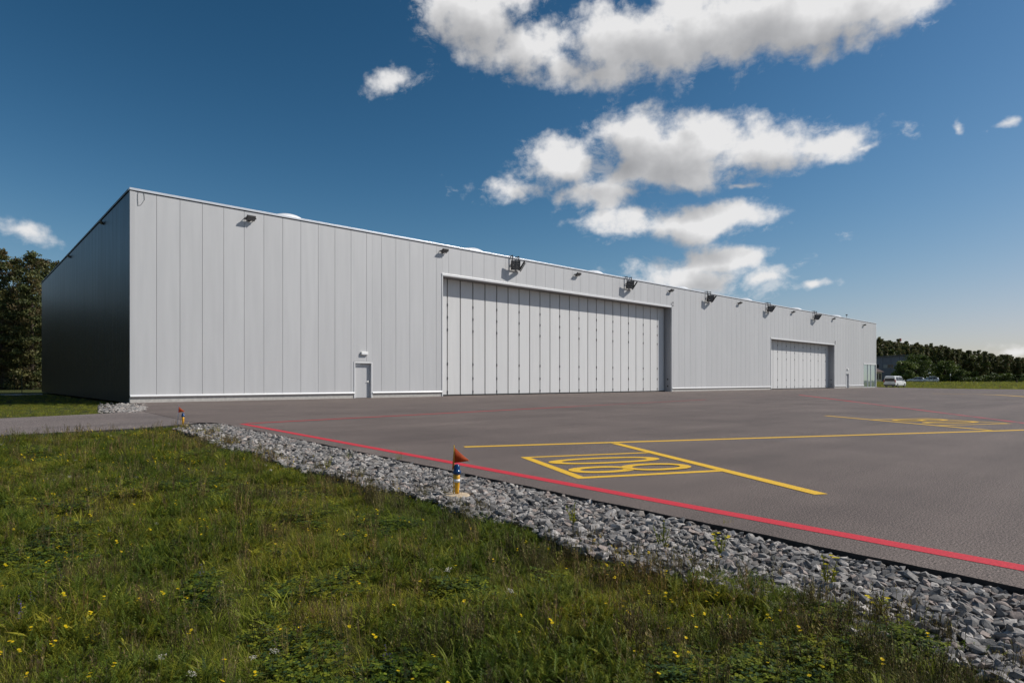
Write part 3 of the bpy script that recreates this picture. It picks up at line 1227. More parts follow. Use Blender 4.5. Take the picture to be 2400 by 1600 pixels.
order = sorted(range(len(sp_)), key=lambda k: -vis_size(sp_[k]))
big = set(order[:300])
stone_me = []
for k, (v, f) in enumerate(SHAPES):
    for c in random.sample(STONE_COL, 2):
        stone_me.append(np_mesh('stone', v, 3, f.reshape(-1), M['stone'], np.tile(c, (len(v), 1))))
AV, AI, AC = [], [], []
off = 0
for k, (x, y, z, s) in enumerate(sp_):
    e3 = (random.gauss(0, .36), random.gauss(0, .36), random.uniform(0, 6.3))
    if k in big:
        o = bpy.data.objects.new('stone', random.choice(stone_me))
        COL.objects.link(o)
        o.location = (x, y, z)
        o.rotation_euler = e3
        sc_ = s * random.uniform(.85, 1.15)
        o.scale = (sc_ * random.uniform(.85, 1.15), sc_, sc_)
        o.parent = gravel_bed
    else:
        v, f = SHAPES[random.randrange(len(SHAPES))]
        mt = np.array(Matrix.Rotation(e3[2], 3, 'Z') @ Matrix.Rotation(e3[1], 3, 'Y') @ Matrix.Rotation(e3[0], 3, 'X'))
        AV.append((v * s) @ mt.T + (x, y, z))
        AI.append(f.reshape(-1) + off)
        AC.append(np.tile(random.choice(STONE_COL), (len(v), 1)) * random.uniform(.85, 1.2))
        off += len(v)
# loose patch of stones by the hangar's corner
pa, pb = G(240, 958), G(330, 953)
for k in range(2600):
    t = random.random()
    px_, py_ = random.uniform(232, 348), random.triangular(942, 967, 957)
    if px_ < 262 + (966 - py_) * .6 and random.random() < .8:
        continue
    if px_ > 345 - max(0, py_ - 957) * 1.5 + random.uniform(-6, 3):
        continue
    g = G(px_, py_)
    if g.x > X0 - .1 and g.y > YF - .3:
        continue
    v, f = SHAPES[random.randrange(len(SHAPES))]
    s = random.uniform(.03, .065)
    AV.append(v * s + (g.x, g.y, -.055 + random.uniform(0, .05)))
    AI.append(f.reshape(-1) + off)
    AC.append(np.tile(random.choice(STONE_COL), (len(v), 1)) * 1.15)
    off += len(v)
gm2 = np_mesh('gravel', np.concatenate(AV), 3, np.concatenate(AI), M['stone'], np.concatenate(AC))
o = bpy.data.objects.new('gravel', gm2)
COL.objects.link(o)
o.parent = gravel_bed
tag(o, None, None, None, 'stuff')

# ------------------------------------------------------------------ meadow plants


def jit(c, a=.18, r=random):
    k = r.uniform(1 - a, 1 + a)
    return tuple(max(0, x * k * r.uniform(1 - a * .4, 1 + a * .4)) for x in c)


GREEN = (0.226, 0.241, 0.026)
DGREEN = (0.129, 0.169, 0.024)
LGREEN = (0.330, 0.337, 0.045)
STRAW = (.30, .24, .10)
BROWN = (.13, .095, .05)


def blade(mb, p, az, h, w, bend, col, seg=3):
    d = Vector((math.cos(az), math.sin(az), 0))
    s = Vector((-d.y, d.x, 0))
    vs, fs = [], []
    p = Vector(p)
    for k in range(seg + 1):
        t = k / seg
        c = p + Vector((0, 0, h * (t - .32 * bend * t * t))) + d * (h * bend * t * t)
        ww = w * (1 - t ** 1.6) * .5
        if k == seg:
            vs.append(c)
        else:
            vs += [c - s * ww, c + s * ww]
    for k in range(seg - 1):
        fs.append((2 * k, 2 * k + 1, 2 * k + 3, 2 * k + 2))
    fs.append((2 * seg - 2, 2 * seg - 1, 2 * seg))
    mb.add(vs, fs, col)


def leaflet(mb, p, dr, ln, w, col):
    dr = Vector(dr).normalized()
    s = dr.cross(Vector((0, 0, 1)))
    s = s.normalized() if s.length > .01 else Vector((1, 0, 0))
    p = Vector(p)
    m = p + dr * ln * .5
    mb.add([p, m + s * w / 2, p + dr * ln, m - s * w / 2], [(0, 1, 2, 3)], col)


def fine_grass(seed, n=44, rad=.09, hmin=.03, hmax=.11, cols=(GREEN, DGREEN, LGREEN, GREEN, GREEN, DGREEN, STRAW)):
    r = random.Random(seed)
    mb = MB()
    for _ in range(n):
        a, q = r.uniform(0, 6.28), rad * math.sqrt(r.random())
        blade(mb, (q * math.cos(a), q * math.sin(a), 0), r.uniform(0, 6.28), r.uniform(hmin, hmax), r.uniform(.0022, .0045), r.uniform(.3, 1.3), jit(r.choice(cols), .2, r))
    return mb.mesh('fine_grass', M['grass'])


def broad_grass(seed, n=13):
    r = random.Random(seed)
    mb = MB()
    for _ in range(n):
        a, q = r.uniform(0, 6.28), .03 * math.sqrt(r.random())
        blade(mb, (q * math.cos(a), q * math.sin(a), 0), a + r.uniform(-.6, .6), r.uniform(.09, .19), r.uniform(.005, .010), r.uniform(.3, 1.0), jit(r.choice((LGREEN, GREEN, LGREEN)), .15, r), 4)
    return mb.mesh('broad_grass', M['grass'])


def feather_herb(seed, stems=9):
    r = random.Random(seed)
    mb = MB()
    for _ in range(stems):
        a = r.uniform(0, 6.28)
        lean = r.uniform(.15, .9)
        ln = r.uniform(.09, .17)
        base = Vector((r.uniform(-.04, .04), r.uniform(-.04, .04), 0))
        dr = Vector((math.cos(a) * lean, math.sin(a) * lean, 1)).normalized()
        col = r.choice((DGREEN, GREEN, DGREEN))
        for k in range(9):
            t = .2 + .8 * k / 8
            p = base + dr * ln * t + Vector((0, 0, -.05 * t * t * lean))
            for sd in (-1, 1):
                sv = Vector((-math.sin(a), math.cos(a), .25 * r.uniform(-1, 1))) * sd + dr * .6
                leaflet(mb, p, sv, .028 * (1.15 - t) + .010, .005, jit(col, .25, r))
                leaflet(mb, p, sv + Vector((0, 0, .6)), .02 * (1.15 - t) + .008, .004, jit(col, .25, r))
    return mb.mesh('feather_herb', M['grass'])


def clover(seed, n=26):
    r = random.Random(seed)
    mb = MB()
    for _ in range(n):
        a, q = r.uniform(0, 6.28), .09 * math.sqrt(r.random())
        p = Vector((q * math.cos(a), q * math.sin(a), r.uniform(.03, .09)))
        c = jit(r.choice((DGREEN, GREEN, (.05, .085, .03))), .2, r)
        for k in range(3):
            t = a + k * 2.1
            leaflet(mb, p, (math.cos(t), math.sin(t), r.uniform(-.2, .4)), .022, .018, c)
    return mb.mesh('clover', M['grass'])


def broadleaf(seed, n=9):
    r = random.Random(seed)
    mb = MB()
    for k in range(n):
        a = k * 2.4 + r.uniform(-.3, .3)
        blade(mb, (0, 0, .005), a, r.uniform(.06, .12), r.uniform(.015, .026), r.uniform(.6, 1.3), jit(r.choice((GREEN, LGREEN, (.065, .1, .035))), .15, r), 4)
    return mb.mesh('broadleaf', M['grass'])


def dry_stems(seed, n=9):
    r = random.Random(seed)
    mb = MB()
    for _ in range(n):
        a = r.uniform(0, 6.28)
        h = r.uniform(.12, .26)
        le = r.uniform(.05, .35)
        p0 = Vector((r.uniform(-.05, .05), r.uniform(-.05, .05), 0))
        p1 = p0 + Vector((math.cos(a) * le * h, math.sin(a) * le * h, h))
        c = jit(r.choice((STRAW, BROWN, (.11, .10, .04))), .25, r)
        mb.tube(p0, p1, .0016, .0009, 3, False, c)
        for k in range(7):
            t = r.uniform(.55, 1)
            leaflet(mb, p0.lerp(p1, t), (r.uniform(-1, 1), r.uniform(-1, 1), r.uniform(.2, 1.4)), r.uniform(.012, .026), .005, jit(c, .25, r))
    return mb.mesh('dry_stems', M['grass'])


def flower(seed, kind):
    r = random.Random(seed)
    mb = MB()
    for _ in range(1 if kind == 'yellow' else 2):
        h = r.uniform(.13, .24)
        a = r.uniform(0, 6.28)
        p0 = Vector((r.uniform(-.03, .03), r.uniform(-.03, .03), 0))
        p1 = p0 + Vector((math.cos(a), math.sin(a), 0)) * h * r.uniform(.05, .3) + Vector((0, 0, h))
        mb.tube(p0, p1, .0018, .0012, 3, False, jit(GREEN, .2, r))
        if kind == 'yellow':
            for hd in range(r.choice((1, 1, 2))):
                c = p1 + Vector((r.uniform(-.02, .02), r.uniform(-.02, .02), -.02 * hd)) * hd
                nrm = Vector((r.uniform(-.35, .35), r.uniform(-.35, .35), 1)).normalized()
                u = nrm.orthogonal().normalized()
                w = nrm.cross(u)
                for k in range(11):
                    t = 2 * math.pi * k / 11
                    dr = u * math.cos(t) + w * math.sin(t) + nrm * .25
                    leaflet(mb, c, dr, .0165, .0085, jit((.86, .68, .02), .10, r))
                for k in range(5):
                    t = 2 * math.pi * k / 5
                    dr = u * math.cos(t) + w * math.sin(t) + nrm * .7
                    leaflet(mb, c + nrm * .002, dr, .008, .006, (.74, .44, .01))
        elif kind == 'white':
            for k in range(16):
                c = p1 + Vector((r.uniform(-.026, .026), r.uniform(-.026, .026), r.uniform(-.004, .004)))
                leaflet(mb, c, (r.uniform(-1, 1), r.uniform(-1, 1), .15), .011, .009, jit((.62, .58, .52), .12, r))
        else:
            for k in range(14):
                c = p0.lerp(p1, r.uniform(.6, 1.0))
                leaflet(mb, c, (r.uniform(-1, 1), r.uniform(-1, 1), r.uniform(0, .6)), .014, .008, jit((.14, .085, .33), .2, r))
    return mb.mesh(kind + '_flower', M['petal'])


protos = [fine_grass(s) for s in range(5)] + [fine_grass(20 + s, 46, .1, .025, .085, (DGREEN, GREEN, GREEN, LGREEN)) for s in range(3)]
i_fine = list(range(0, 8))
protos += [broad_grass(s) for s in range(3)]
i_broad = [8, 9, 10]
protos += [feather_herb(s) for s in range(4)]
i_feather = [11, 12, 13, 14]
protos += [clover(s) for s in range(3)]
i_clover = [15, 16, 17]
protos += [broadleaf(s) for s in range(2)]
i_leaf = [18, 19]
protos += [dry_stems(s) for s in range(4)]
i_dry = [20, 21, 22, 23]
protos += [fine_grass(40 + s, 30, .1, .05, .13, (STRAW, BROWN, (.12, .12, .04), GREEN)) for s in range(2)]
i_straw = [24, 25]


def meadow_points():
    pts = []
    # density falls with distance, the plants get a little larger
    for d0, d1, dens, sc in ((1.3, 3.2, 620, .74), (3.2, 5, 450, .80), (5, 8, 280, .90), (8, 12, 170, 1.05), (12, 19, 110, 1.2), (19, 30, 26, 1.9)):
        area = 1.9 * (d1 * d1 - d0 * d0) / 2 + .8 * (d1 - d0)
        n = int(area * dens)
        d = np.sqrt(rng.uniform(d0 * d0, d1 * d1, n))
        l = rng.uniform(-.98, .98, n) * d + rng.uniform(-.4, .4, n)
        x = d * CT + l * ST
        y = d * ST - l * CT
        ok = (y < np.interp(x, [-40, -8, 1.0, 3.2, 4.3], [15.85, 16.05, 16.32, 16.6, 17.2]) + .06 * vnoise(x, y, .4, 9)) & (x < grass_x(y) + .10 * np.abs(rng.normal(size=n)))
        x, y = x[ok], y[ok]
        pts.append(np.stack([x, y, np.full(len(x), sc)], 1))
    return np.concatenate(pts)


mp_ = meadow_points()
# straggling growth that creeps out over the stones
ey = -1.5 + 18 * rng.random(1500) ** 1.25
ex = grass_x(ey) - .12 + np.minimum(rng.exponential(.13, 1500), .55) * (1 + .8 * vnoise(ey, ey * 0, .9, 14))
mp_ = np.concatenate([mp_, np.stack([ex, ey, .72 + .03 * ey], 1)])
nm = len(mp_)
fx, fy = mp_[:, 0], mp_[:, 1]
n_herb = vnoise(fx, fy, .55, 21) + .5 * vnoise(fx, fy, .2, 22)
n_dry = vnoise(fx, fy, .8, 31) + .4 * vnoise(fx, fy, .25, 32)
near_edge = np.clip(1 - (grass_x(fy) - fx) / .9, 0, 1)
u = rng.random(nm)
idx = np.zeros(nm, int)
for k in range(nm):
    h, dr_, ne, q = n_herb[k], n_dry[k] + ne_ if False else n_dry[k], near_edge[k], u[k]
    if h > .1 and q < .62:
        idx[k] = random.choice(i_feather)
    elif h < -.35 and q < .5:
        idx[k] = random.choice(i_clover)
    elif dr_ + 1.0 * ne > .75 and q < .48:
        idx[k] = random.choice(i_dry + i_straw)
    elif q > .982:
        idx[k] = random.choice(i_broad)
    elif q > .955:
        idx[k] = random.choice(i_leaf)
    elif q > .91:
        idx[k] = random.choice(i_dry)
    else:
        idx[k] = random.choice(i_fine[:5] if h > -.1 else i_fine) if dr_ < .6 else random.choice(i_straw + i_fine)
mz = ground_z(fx, fy) - .004
scl = mp_[:, 2] * rng.uniform(.7, 1.2, nm) * (1 - .05 * near_edge) * (1 + .22 * vnoise(fx, fy, .9, 41))
rot = np.stack([rng.normal(0, .12, nm), rng.normal(0, .12, nm), rng.uniform(0, 6.28, nm)], 1)
scatter('meadow_grass', protos, np.stack([fx, fy, mz], 1), rot, scl, idx, 'wild meadow grass and herbs in front of the gravel strip', 'grass')
# flowers: loose drifts
fl_protos = [flower(s, 'yellow') for s in range(6)] + [flower(s, 'white') for s in range(2)] + [flower(s, 'purple') for s in range(2)]
keep = rng.random(nm) < np.clip(.022 + .12 * np.clip(vnoise(fx, fy, .7, 51) + .3 * vnoise(fx, fy, .3, 52), 0, 1), 0, .16) * np.where(to_dl(fx, fy)[0] > 8, 2.2, np.where(to_dl(fx, fy)[0] > 5, 1.1, .55))
ky = np.where(keep)[0]
fi = np.array([random.choice(range(6)) for _ in ky])
wh = vnoise(fx[ky], fy[ky], .5, 61) > .62
pu = (vnoise(fx[ky], fy[ky], .8, 71) > .55) & (fx[ky] < 1.5)
fi[wh & (rng.random(len(ky)) < .6)] = 6
fi[pu & (rng.random(len(ky)) < .7)] = 8
scatter('wildflowers', fl_protos, np.stack([fx[ky], fy[ky], mz[ky]], 1), rot[ky], np.clip(mp_[ky, 2], .85, 1.3) * rng.uniform(.52, .76, len(ky)), fi, 'yellow, white and purple wildflowers scattered through the meadow', 'flowers')


# lawn beside the road, and the far field
def area_points(n, fn):
    out = []
    while len(out) < n:
        p = fn()
        if p is not None:
            out.append(p)
    return np.array(out)


def lawn_pt():
    x, y = random.uniform(-16, 6.5), random.uniform(21.5, 66)
    if random.random() > (1.0 if y < 40 else .35):
        return None
    yr = np.interp(x, [-40, -8, ROAD_FAR[4].x, ROAD_FAR[3].x, ROAD_FAR[2].x, ROAD_FAR[1].x], [21.5, 21.9, ROAD_FAR[4].y, ROAD_FAR[3].y, ROAD_FAR[2].y, ROAD_FAR[1].y])
    if y < yr + .05 or x > X0 - .12 and y > YF - 1:
        return None
    d, l = to_dl(x, y)
    px, py = CX + F * l / d, HY + F * HC / d
    if px > 225 + (968 - py) * .5 and y < YF + 1:
        return None
    if y > 30 and x > X0 - .4 and random.random() < .5:
        return None
    return (x, y, float(ground_z(x, y)) + .03)


lp = area_points(8000, lawn_pt)
n = len(lp)
scatter('lawn_grass', protos, lp, np.stack([rng.normal(0, .1, n), rng.normal(0, .1, n), rng.uniform(0, 6.28, n)], 1), rng.uniform(.8, 1.5, n), rng.choice(i_fine * 4 + i_clover * 2 + i_straw, n), 'short lawn between the access road and the shaded end wall', 'grass')


def field_pt():
    d, l = random.uniform(70, 165), random.uniform(40, 150)
    if l / d > 1.0 or l / d < .55:
        return None
    p = DL(d, l)
    # outside the apron
    fe = [(q.x, q.y) for q in far_edge] + [(98, -30)]
    fy_ = [q[1] for q in fe][::-1]
    fx_ = [q[0] for q in fe][::-1]
    if p.y < far_edge[0].y and p.x < np.interp(p.y, fy_, fx_) + .3:
        return None
    if p.y >= far_edge[0].y and p.x < X1 + 8:
        return None
    return (p.x, p.y, float(ground_z(p.x, p.y)))


fp_ = area_points(7000, field_pt)
n = len(fp_)
scatter('field_grass', protos, fp_, np.stack([rng.normal(0, .1, n), rng.normal(0, .1, n), rng.uniform(0, 6.28, n)], 1), rng.uniform(2.4, 4.2, n), rng.choice(i_fine * 3 + i_straw + i_broad, n), 'mown green field beyond the far end of the apron', 'grass')


# single weeds on the gravel
def weed(at, kind, seed, label, sc=1.0):
    o = empty('weed', at)
    r = random.Random(seed)
    mb = MB()
    if kind == 'tuft':
        for _ in range(46):
            a = r.uniform(0, 6.28)
            blade(mb, (r.uniform(-.03, .03), r.uniform(-.03, .03), 0), a, r.uniform(.08, .22) * sc, .004, r.uniform(.1, .7), jit(r.choice((LGREEN, GREEN, STRAW)), .2, r))
        mb.build('leaves', M['grass'], o)
    else:
        st = MB()
        for s in range(5):
            a = r.uniform(0, 6.28)
            h = r.uniform(.13, .24) * sc
            p1 = Vector((math.cos(a) * h * .3, math.sin(a) * h * .3, h))
            st.path([(0, 0, 0), p1 * .5 + Vector((0, 0, .01)), p1], [.004, .003, .002], 4, jit(GREEN, .2, r))
            for k in range(26):
                t = r.uniform(.1, 1)
                leaflet(mb, p1 * t, (r.uniform(-1, 1), r.uniform(-1, 1), r.uniform(0, .8)), r.uniform(.015, .035), .011, jit(r.choice((LGREEN, GREEN)), .2, r))
        st.build('stem', M['grass'], o)
        mb.build('leaves', M['grass'], o)
        if kind == 'flowering':
            fb = MB()
            for s in range(5):
                a = r.uniform(0, 6.28)
                c = Vector((math.cos(a) * .05, math.sin(a) * .05, r.uniform(.16, .24) * sc))
                for k in range(9):
                    t = 2 * math.pi * k / 9
                    leaflet(fb, c, (math.cos(t), math.sin(t), .3), .016, .009, jit((.86, .68, .02), .10, r))
            fb.build('flowers', M['petal'], o)
    tag(o, label, 'weed', 'weeds growing in the gravel strip')


for px, py, kd, sc, lab in (
        (1552, 1290, 'leafy', 1.1, 'pale green bushy weed at the meadow edge of the gravel, middle of the strip'),
        (1690, 1305, 'flowering', .9, 'weed with small yellow flowers low on the gravel below the painted stand box'),
        (1702, 1243, 'tuft', .8, 'thin upright weed at the asphalt edge below the painted stand box'),
        (1940, 1385, 'flowering', 1.0, 'yellow flowered weed standing alone amid the near grey stones'),
        (2060, 1455, 'flowering', .7, 'short yellow flowered weed at the meadow edge of the near stones'),
        (936, 1085, 'tuft', 1.4, 'grass tuft at the asphalt edge left of the near flag marker'),
        (817, 1080, 'tuft', 1.2, 'spreading green tuft in the middle of the gravel, far part'),
        (769, 1102, 'leafy', 1.1, 'dark leafy weed on the gravel nearer the meadow, far part'),
        (511, 1016, 'tuft', 1.5, 'small tuft in the gravel close to the far flag marker'),
        (1345, 1235, 'leafy', .9, 'leafy weed on the gravel edge right of the near flag marker')):
    g = G(px, py, -.06)
    weed((g.x, g.y, -.10), kd, int(px), lab, sc)

# ------------------------------------------------------------------ taxiway markers
M['blue'] = plain('blue lens', (.006, .042, .14), .15, 0, .1)
M['mpost'] = plain('yellow marker post', (.72, .36, .02), .4, 0, .08, 20)
M['band'] = plain('white reflective band', (.75, .75, .78), .3, 0, .05)
M['base'] = plain('cream concrete base', (.52, .41, .28), .8, 0, .2, 12, bmp=.2)
M['rod'] = plain('yellow plastic rod', (.75, .45, .05), .4)
M['bluerod'] = plain('blue grey rod', (.12, .22, .35), .4)


def flag_mat():
    m, nt, b = new_mat('orange flag cloth')
    c = ramp(nt, noise(nt, 25, 4, vec='world'), [(.3, (.42, .062, .008)), (.7, (.54, .085, .012))])  # orange darkened so the cloth's colour holds its backlit shade
    nt.links.new(c, b.inputs['Base Color'])
    b.inputs['Roughness'].default_value = .7
    tr = nt.nodes.new('ShaderNodeBsdfTranslucent')
    nt.links.new(c, tr.inputs[0])
    mx = nt.nodes.new('ShaderNodeMixShader')
    mx.inputs[0].default_value = .35
    nt.links.new(b.outputs[0], mx.inputs[1])
    nt.links.new(tr.outputs[0], mx.inputs[2])
    nt.links.new(mx.outputs[0], nt.nodes['Material Output'].inputs[0])
    return m


M['flag'] = flag_mat()
RT = Vector((ST, -CT, 0))                          # along the camera's right


def marker(at, rod_dir, flag_dir, rod, lab, band=True):
    o = empty('taxiway_marker', at)
    MB().lathe([(.135, -.05), (.13, .0), (.12, .014), (.05, .02)], (0, 0, 0), 20).build('base', M['base'], o, smooth=False)
    MB().lathe([(.020, .02), (.020, .05), (.025, .09), (.030, .17), (.030, .215)], (0, 0, 0), 16).build('post', M['mpost'], o, smooth=True)
    if band:
        MB().lathe([(.0315, .135), (.0315, .165)], (0, 0, 0), 16).build('reflective_band', M['band'], o, smooth=True)
    MB().lathe([(.036, .213), (.041, .225), (.041, .245), (.032, .25), (.031, .285), (.025, .305), (.010, .312)], (0, 0, 0), 16).build('lens', M['blue'], o, smooth=True)
    rd_ = Vector(rod_dir)
    p0 = rd_ + Vector((0, 0, -.05))
    p1 = rd_ * .82 + Vector((0, 0, .50))
    MB().path([p0, p0.lerp(p1, .5), p1], .005, 6).build('flag_rod', M[rod], o)
    # pennant: triangle with a soft wave
    a = p0.lerp(p1, .68)
    b = p1 - Vector((0, 0, .02))
    fd = Vector(flag_dir).normalized()
    wv = fd.cross(Vector((0, 0, 1)))
    L_ = .155
    vs, fs = [], []
    n = 7
    for i in range(n + 1):
        t = i / n
        lo = a.lerp(b, 0.0 + .12 * t)
        hi = b.lerp(a, .88 * t)
        lo = lo + fd * L_ * t + wv * .018 * math.sin(t * 5) * t
        hi = hi + fd * L_ * t + wv * .018 * math.sin(t * 5) * t
        vs += [lo, hi]
    fs = [(2 * i, 2 * i + 2, 2 * i + 3, 2 * i + 1) for i in range(n)]
    fo = MB().add(vs, fs).build('flag', M['flag'], o, smooth=True)
    md = fo.modifiers.new('cloth', 'SOLIDIFY')
    md.thickness = .0015
    back = -fd * .016 + wv * .02
    if band:                                       # folded tail of the cloth behind the rod
        vs = [b, a - Vector((0, 0, .05)), a + back - Vector((0, 0, .07)), b + back * .2 - Vector((0, 0, .03))]
        MB().add(vs, [(0, 1, 2, 3)]).build('flag', M['flag'], o)
    tag(o, lab, 'marker', 'blue topped markers with orange flags')
    return o


g2 = G(1071, 1161, -.035)
marker((g2.x, g2.y, -.035), RT * -.035 + Vector((0, 0, 0)), RT + Vector((-.3, .25, 0)), 'rod', 'yellow marker post with blue lens and orange flag in front of the red line')
g1 = G(429, 996, -.03)
marker((g1.x, g1.y, -.03), RT * -.14, RT + Vector((.25, .0, 0)), 'bluerod', 'far yellow marker post with blue lens and orange flag by the road corner', False)
g3 = G(2346, 911.6, -.02)
marker((g3.x, g3.y, -.04), RT * -.1, RT * -1, 'bluerod', 'tiny marker with flag at the far edge of the apron by the green field', False)

# ------------------------------------------------------------------ trees
PINE = (0.087, 0.101, 0.034)
PINE2 = (0.133, 0.126, 0.042)
OAK = (0.075, 0.106, 0.025)
OAK2 = (0.120, 0.156, 0.034)


def clump_cloud(mb_v, mb_c, c, rad, n, size, cols, r, flat=.7):
    """n leaf triangles in a flattened ball, more of them near its skin"""
    u_ = r.normal(size=(n, 3))
    u_ /= np.linalg.norm(u_, axis=1, keepdims=True)
    q = r.random((n, 1)) ** .45
    p = np.asarray(c) + u_ * q * rad * np.array([1, 1, flat])
    a = r.normal(size=(n, 3))
    a /= np.linalg.norm(a, axis=1, keepdims=True)
    b = np.cross(a, r.normal(size=(n, 3)))
    b /= np.linalg.norm(b, axis=1, keepdims=True)
    s = size * r.uniform(.6, 1.3, (n, 1))
    tri = np.stack([p - a * s * .5, p + a * s * .5, p + b * s * .8], 1)
    base = np.asarray(cols[r.integers(len(cols))]) * r.uniform(.75, 1.25)
    col = base * r.uniform(.7, 1.3, (n, 1))
    mb_v.append(tri.reshape(-1, 3))
    mb_c.append(np.repeat(col, 3, axis=0))


def crown_mesh(name, v, c):
    v = np.concatenate(v)
    c = np.concatenate(c)
    return np_mesh(name, v, 3, np.arange(len(v)), M['foliage'], c)


def make_pine(seed, h=16.0, w=3.0, dens=1.0, low=.10, leaf=.34, bright=1.0):
    r = np.random.default_rng(seed)
    v, c = [], []
    tr = MB()
    tr.path([(0, 0, -.3), (r.normal() * .1, r.normal() * .1, h * .35), (r.normal() * .25, r.normal() * .25, h * .7), (0, 0, h * .97)], [.24, .19, .11, .02], 7)
    z = h * low
    while z < h * .99:
        t = (z / h - low) / (1 - low)
        ln = w * (1 - t) ** (1.0 if leaf > .4 else .75) * (.55 + .45 * min(1, t * 4)) + .25
        nb = r.integers(4, 7)
        a0 = r.random() * 6.28
        for k in range(nb):
            a = a0 + 6.28 * k / nb + r.normal() * .25
            l2 = ln * r.uniform(.6, 1.12)
            tip = np.array([math.cos(a) * l2, math.sin(a) * l2, z + l2 * r.uniform(-.05, .35)])
            if r.random() < .5:
                tr.tube((0, 0, z - .1), tuple(tip * [.7, .7, 1]), .045, .012, 4, False)
            m_ = max(1, int(l2 / .75))
            for q in range(m_):
                f = .35 + .65 * (q + .5) / m_
                cc_ = np.array([0, 0, z]) * (1 - f) + tip * f
                clump_cloud(v, c, cc_ + r.normal(size=3) * .18, (.52 if leaf > .4 else .74) * r.uniform(.7, 1.25), int(34 * dens), leaf, [tuple(q * bright for q in c_) for c_ in (PINE, PINE, PINE2, (.105, .08, .034))], r, .55)
        z += (.50 + .35 * (1 - t)) * r.uniform(.8, 1.2)
    return tr.mesh('trunk', M['bark'], True), crown_mesh('crown', v, c)


def make_broad(seed, h=9.0, w=5.0, n=46, leaf=.4, cols=(OAK, OAK, OAK2), low=.12):
    r = np.random.default_rng(seed)
    v, c = [], []
    tr = MB()
    tr.path([(0, 0, -.3), (.1, .05, h * .2), (0, .1, h * .42)], [.32, .24, .15], 7)
    for k in range(n):
        t = r.random()
        zz = h * (low + (1 - low) * t)
        rr_ = w * math.sqrt(max(.05, 1 - ((t - .42) / .62) ** 2)) * r.uniform(.45, 1.0)
        a = r.random() * 6.28
        cc_ = np.array([math.cos(a) * rr_, math.sin(a) * rr_, min(zz, h - .6)])
        if k % 4 == 0:
            tr.tube((0, 0, h * .35), tuple(cc_ * .85), .09, .02, 4, False)
        clump_cloud(v, c, cc_, w * .30 * r.uniform(.6, 1.2), 110, leaf, cols, r, .8)
    return tr.mesh('trunk', M['bark'], True), crown_mesh('crown', v, c)


def plant_tree(kind, meshes, at, sc, rz, lab, cat='tree', group=None):
    o = empty(kind, at, rz)
    o.scale = (sc, sc, sc)
    for nm, me in zip(('trunk', 'crown'), meshes):
        q = bpy.data.objects.new(nm, me)
        COL.objects.link(q)
        q.parent = o
    tag(o, lab, cat, group)
    return o


pines = [make_pine(s, 16 + s % 3 * .6, 2.9 + .3 * (s % 2), 2.0, .03, .24) for s in (1, 2, 3, 4)]
for px, py, d, k, lab in ((2, 590, 84, 0, 'tall dark pine cut by the left edge of the picture'),
                          (40, 603, 88, 1, 'dark pine with a ragged top, second from the left edge'),
                          (74, 594, 84, 2, 'pine with the highest pointed top left of the hangar'),
                          (103, 603, 90, 3, 'pine between the highest pointed one and the one behind the hangar corner'),
                          (134, 611, 96, 1, 'pine half hidden behind the roof edge of the shaded end wall')):
    p = PD(px, d, 0)
    ht = ZP(py, d) + .15
    plant_tree('pine_tree', pines[k], (p.x, p.y, -.15), ht / (16 + (k + 1) % 3 * .6), px * .37, lab, 'tree', 'pines behind the shaded end wall')
# the rest of that wood, behind them and on beyond the picture
wp = []
for row, (d, n) in enumerate(((93, 24), (97, 24), (102, 24), (108, 24))):
    for k in range(n):
        p = PD(-1450 + 1620 * (k + random.uniform(0, .8)) / n, d + random.uniform(-3, 3))
        if p.x < X0 + 30 and p.y > Y2 + 8 or p.x < X0 - 4:
            wp.append((p.x, p.y, -.15))
for k in range(34):                                # undergrowth line in front, the reflection the end wall shows
    p = (random.uniform(-42, -1.5), random.uniform(84, 92), -.15)
    wp.append(p)
wood_protos = []
for tme, cme in pines:
    bm = bmesh.new()
    bm.from_mesh(cme)
    bm.from_mesh(tme)
    me = bpy.data.meshes.new('wood_tree')
    bm.to_mesh(me)
    bm.free()
    me.materials.append(M['foliage'])
    wood_protos.append(me)
n = len(wp)
scatter('pine_wood', wood_protos, np.array(wp), np.stack([np.zeros(n), np.zeros(n), rng.uniform(0, 6.28, n)], 1), rng.uniform(.8, 1.0, n), rng.integers(0, 4, n), 'dark pine wood behind the hangar', 'wood')

# hill wood on the other side
hill_pine = [make_pine(s, 13, 2.1, .8, .05, .42, 1.25) for s in (11, 12, 13)]
hill_broad = [make_broad(s, 11, 4.2, 26, .62, ((.10, .12, .03), (.09, .095, .03), (.13, .125, .045))) for s in (14, 15)]
hp, hs, hi = [], [], []
for k in range(3400):
    d = 212 + 170 * random.random() ** 1.2
    px = random.uniform(1900, 2950)
    p = PD(px, d)
    hp.append((p.x, p.y, float(ground_z(p.x, p.y)) - .3))
    sky_ = float(np.interp(px, [1500, 2054, 2075, 2123, 2160, 2185, 2217, 2258, 2310, 2355, 2375, 2400, 2700, 3200], [790, 791, 793, 798, 806, 806, 814, 822, 829, 833, 840, 843, 850, 850]))
    room = ((892 - sky_) / F * d + 1.1 - hp[-1][2]) / 13.0
    hs.append(min(random.uniform(.72, 1.05), room * random.choice((.55, .65, .75, .82, .88, .94, 1.0, 1.06))))
    hi.append(random.choice((0, 0, 1, 1, 2, 2, 3, 4)) if random.random() < .9 else 3)
hm = []
for tme, cme in hill_pine + hill_broad:
    hm.append(cme)
n = len(hp)
scatter('hill_forest', hm, np.array(hp), np.stack([np.zeros(n), np.zeros(n), rng.uniform(0, 6.28, n)], 1), hs, hi, 'dark mixed forest covering the hill behind the field', 'forest')

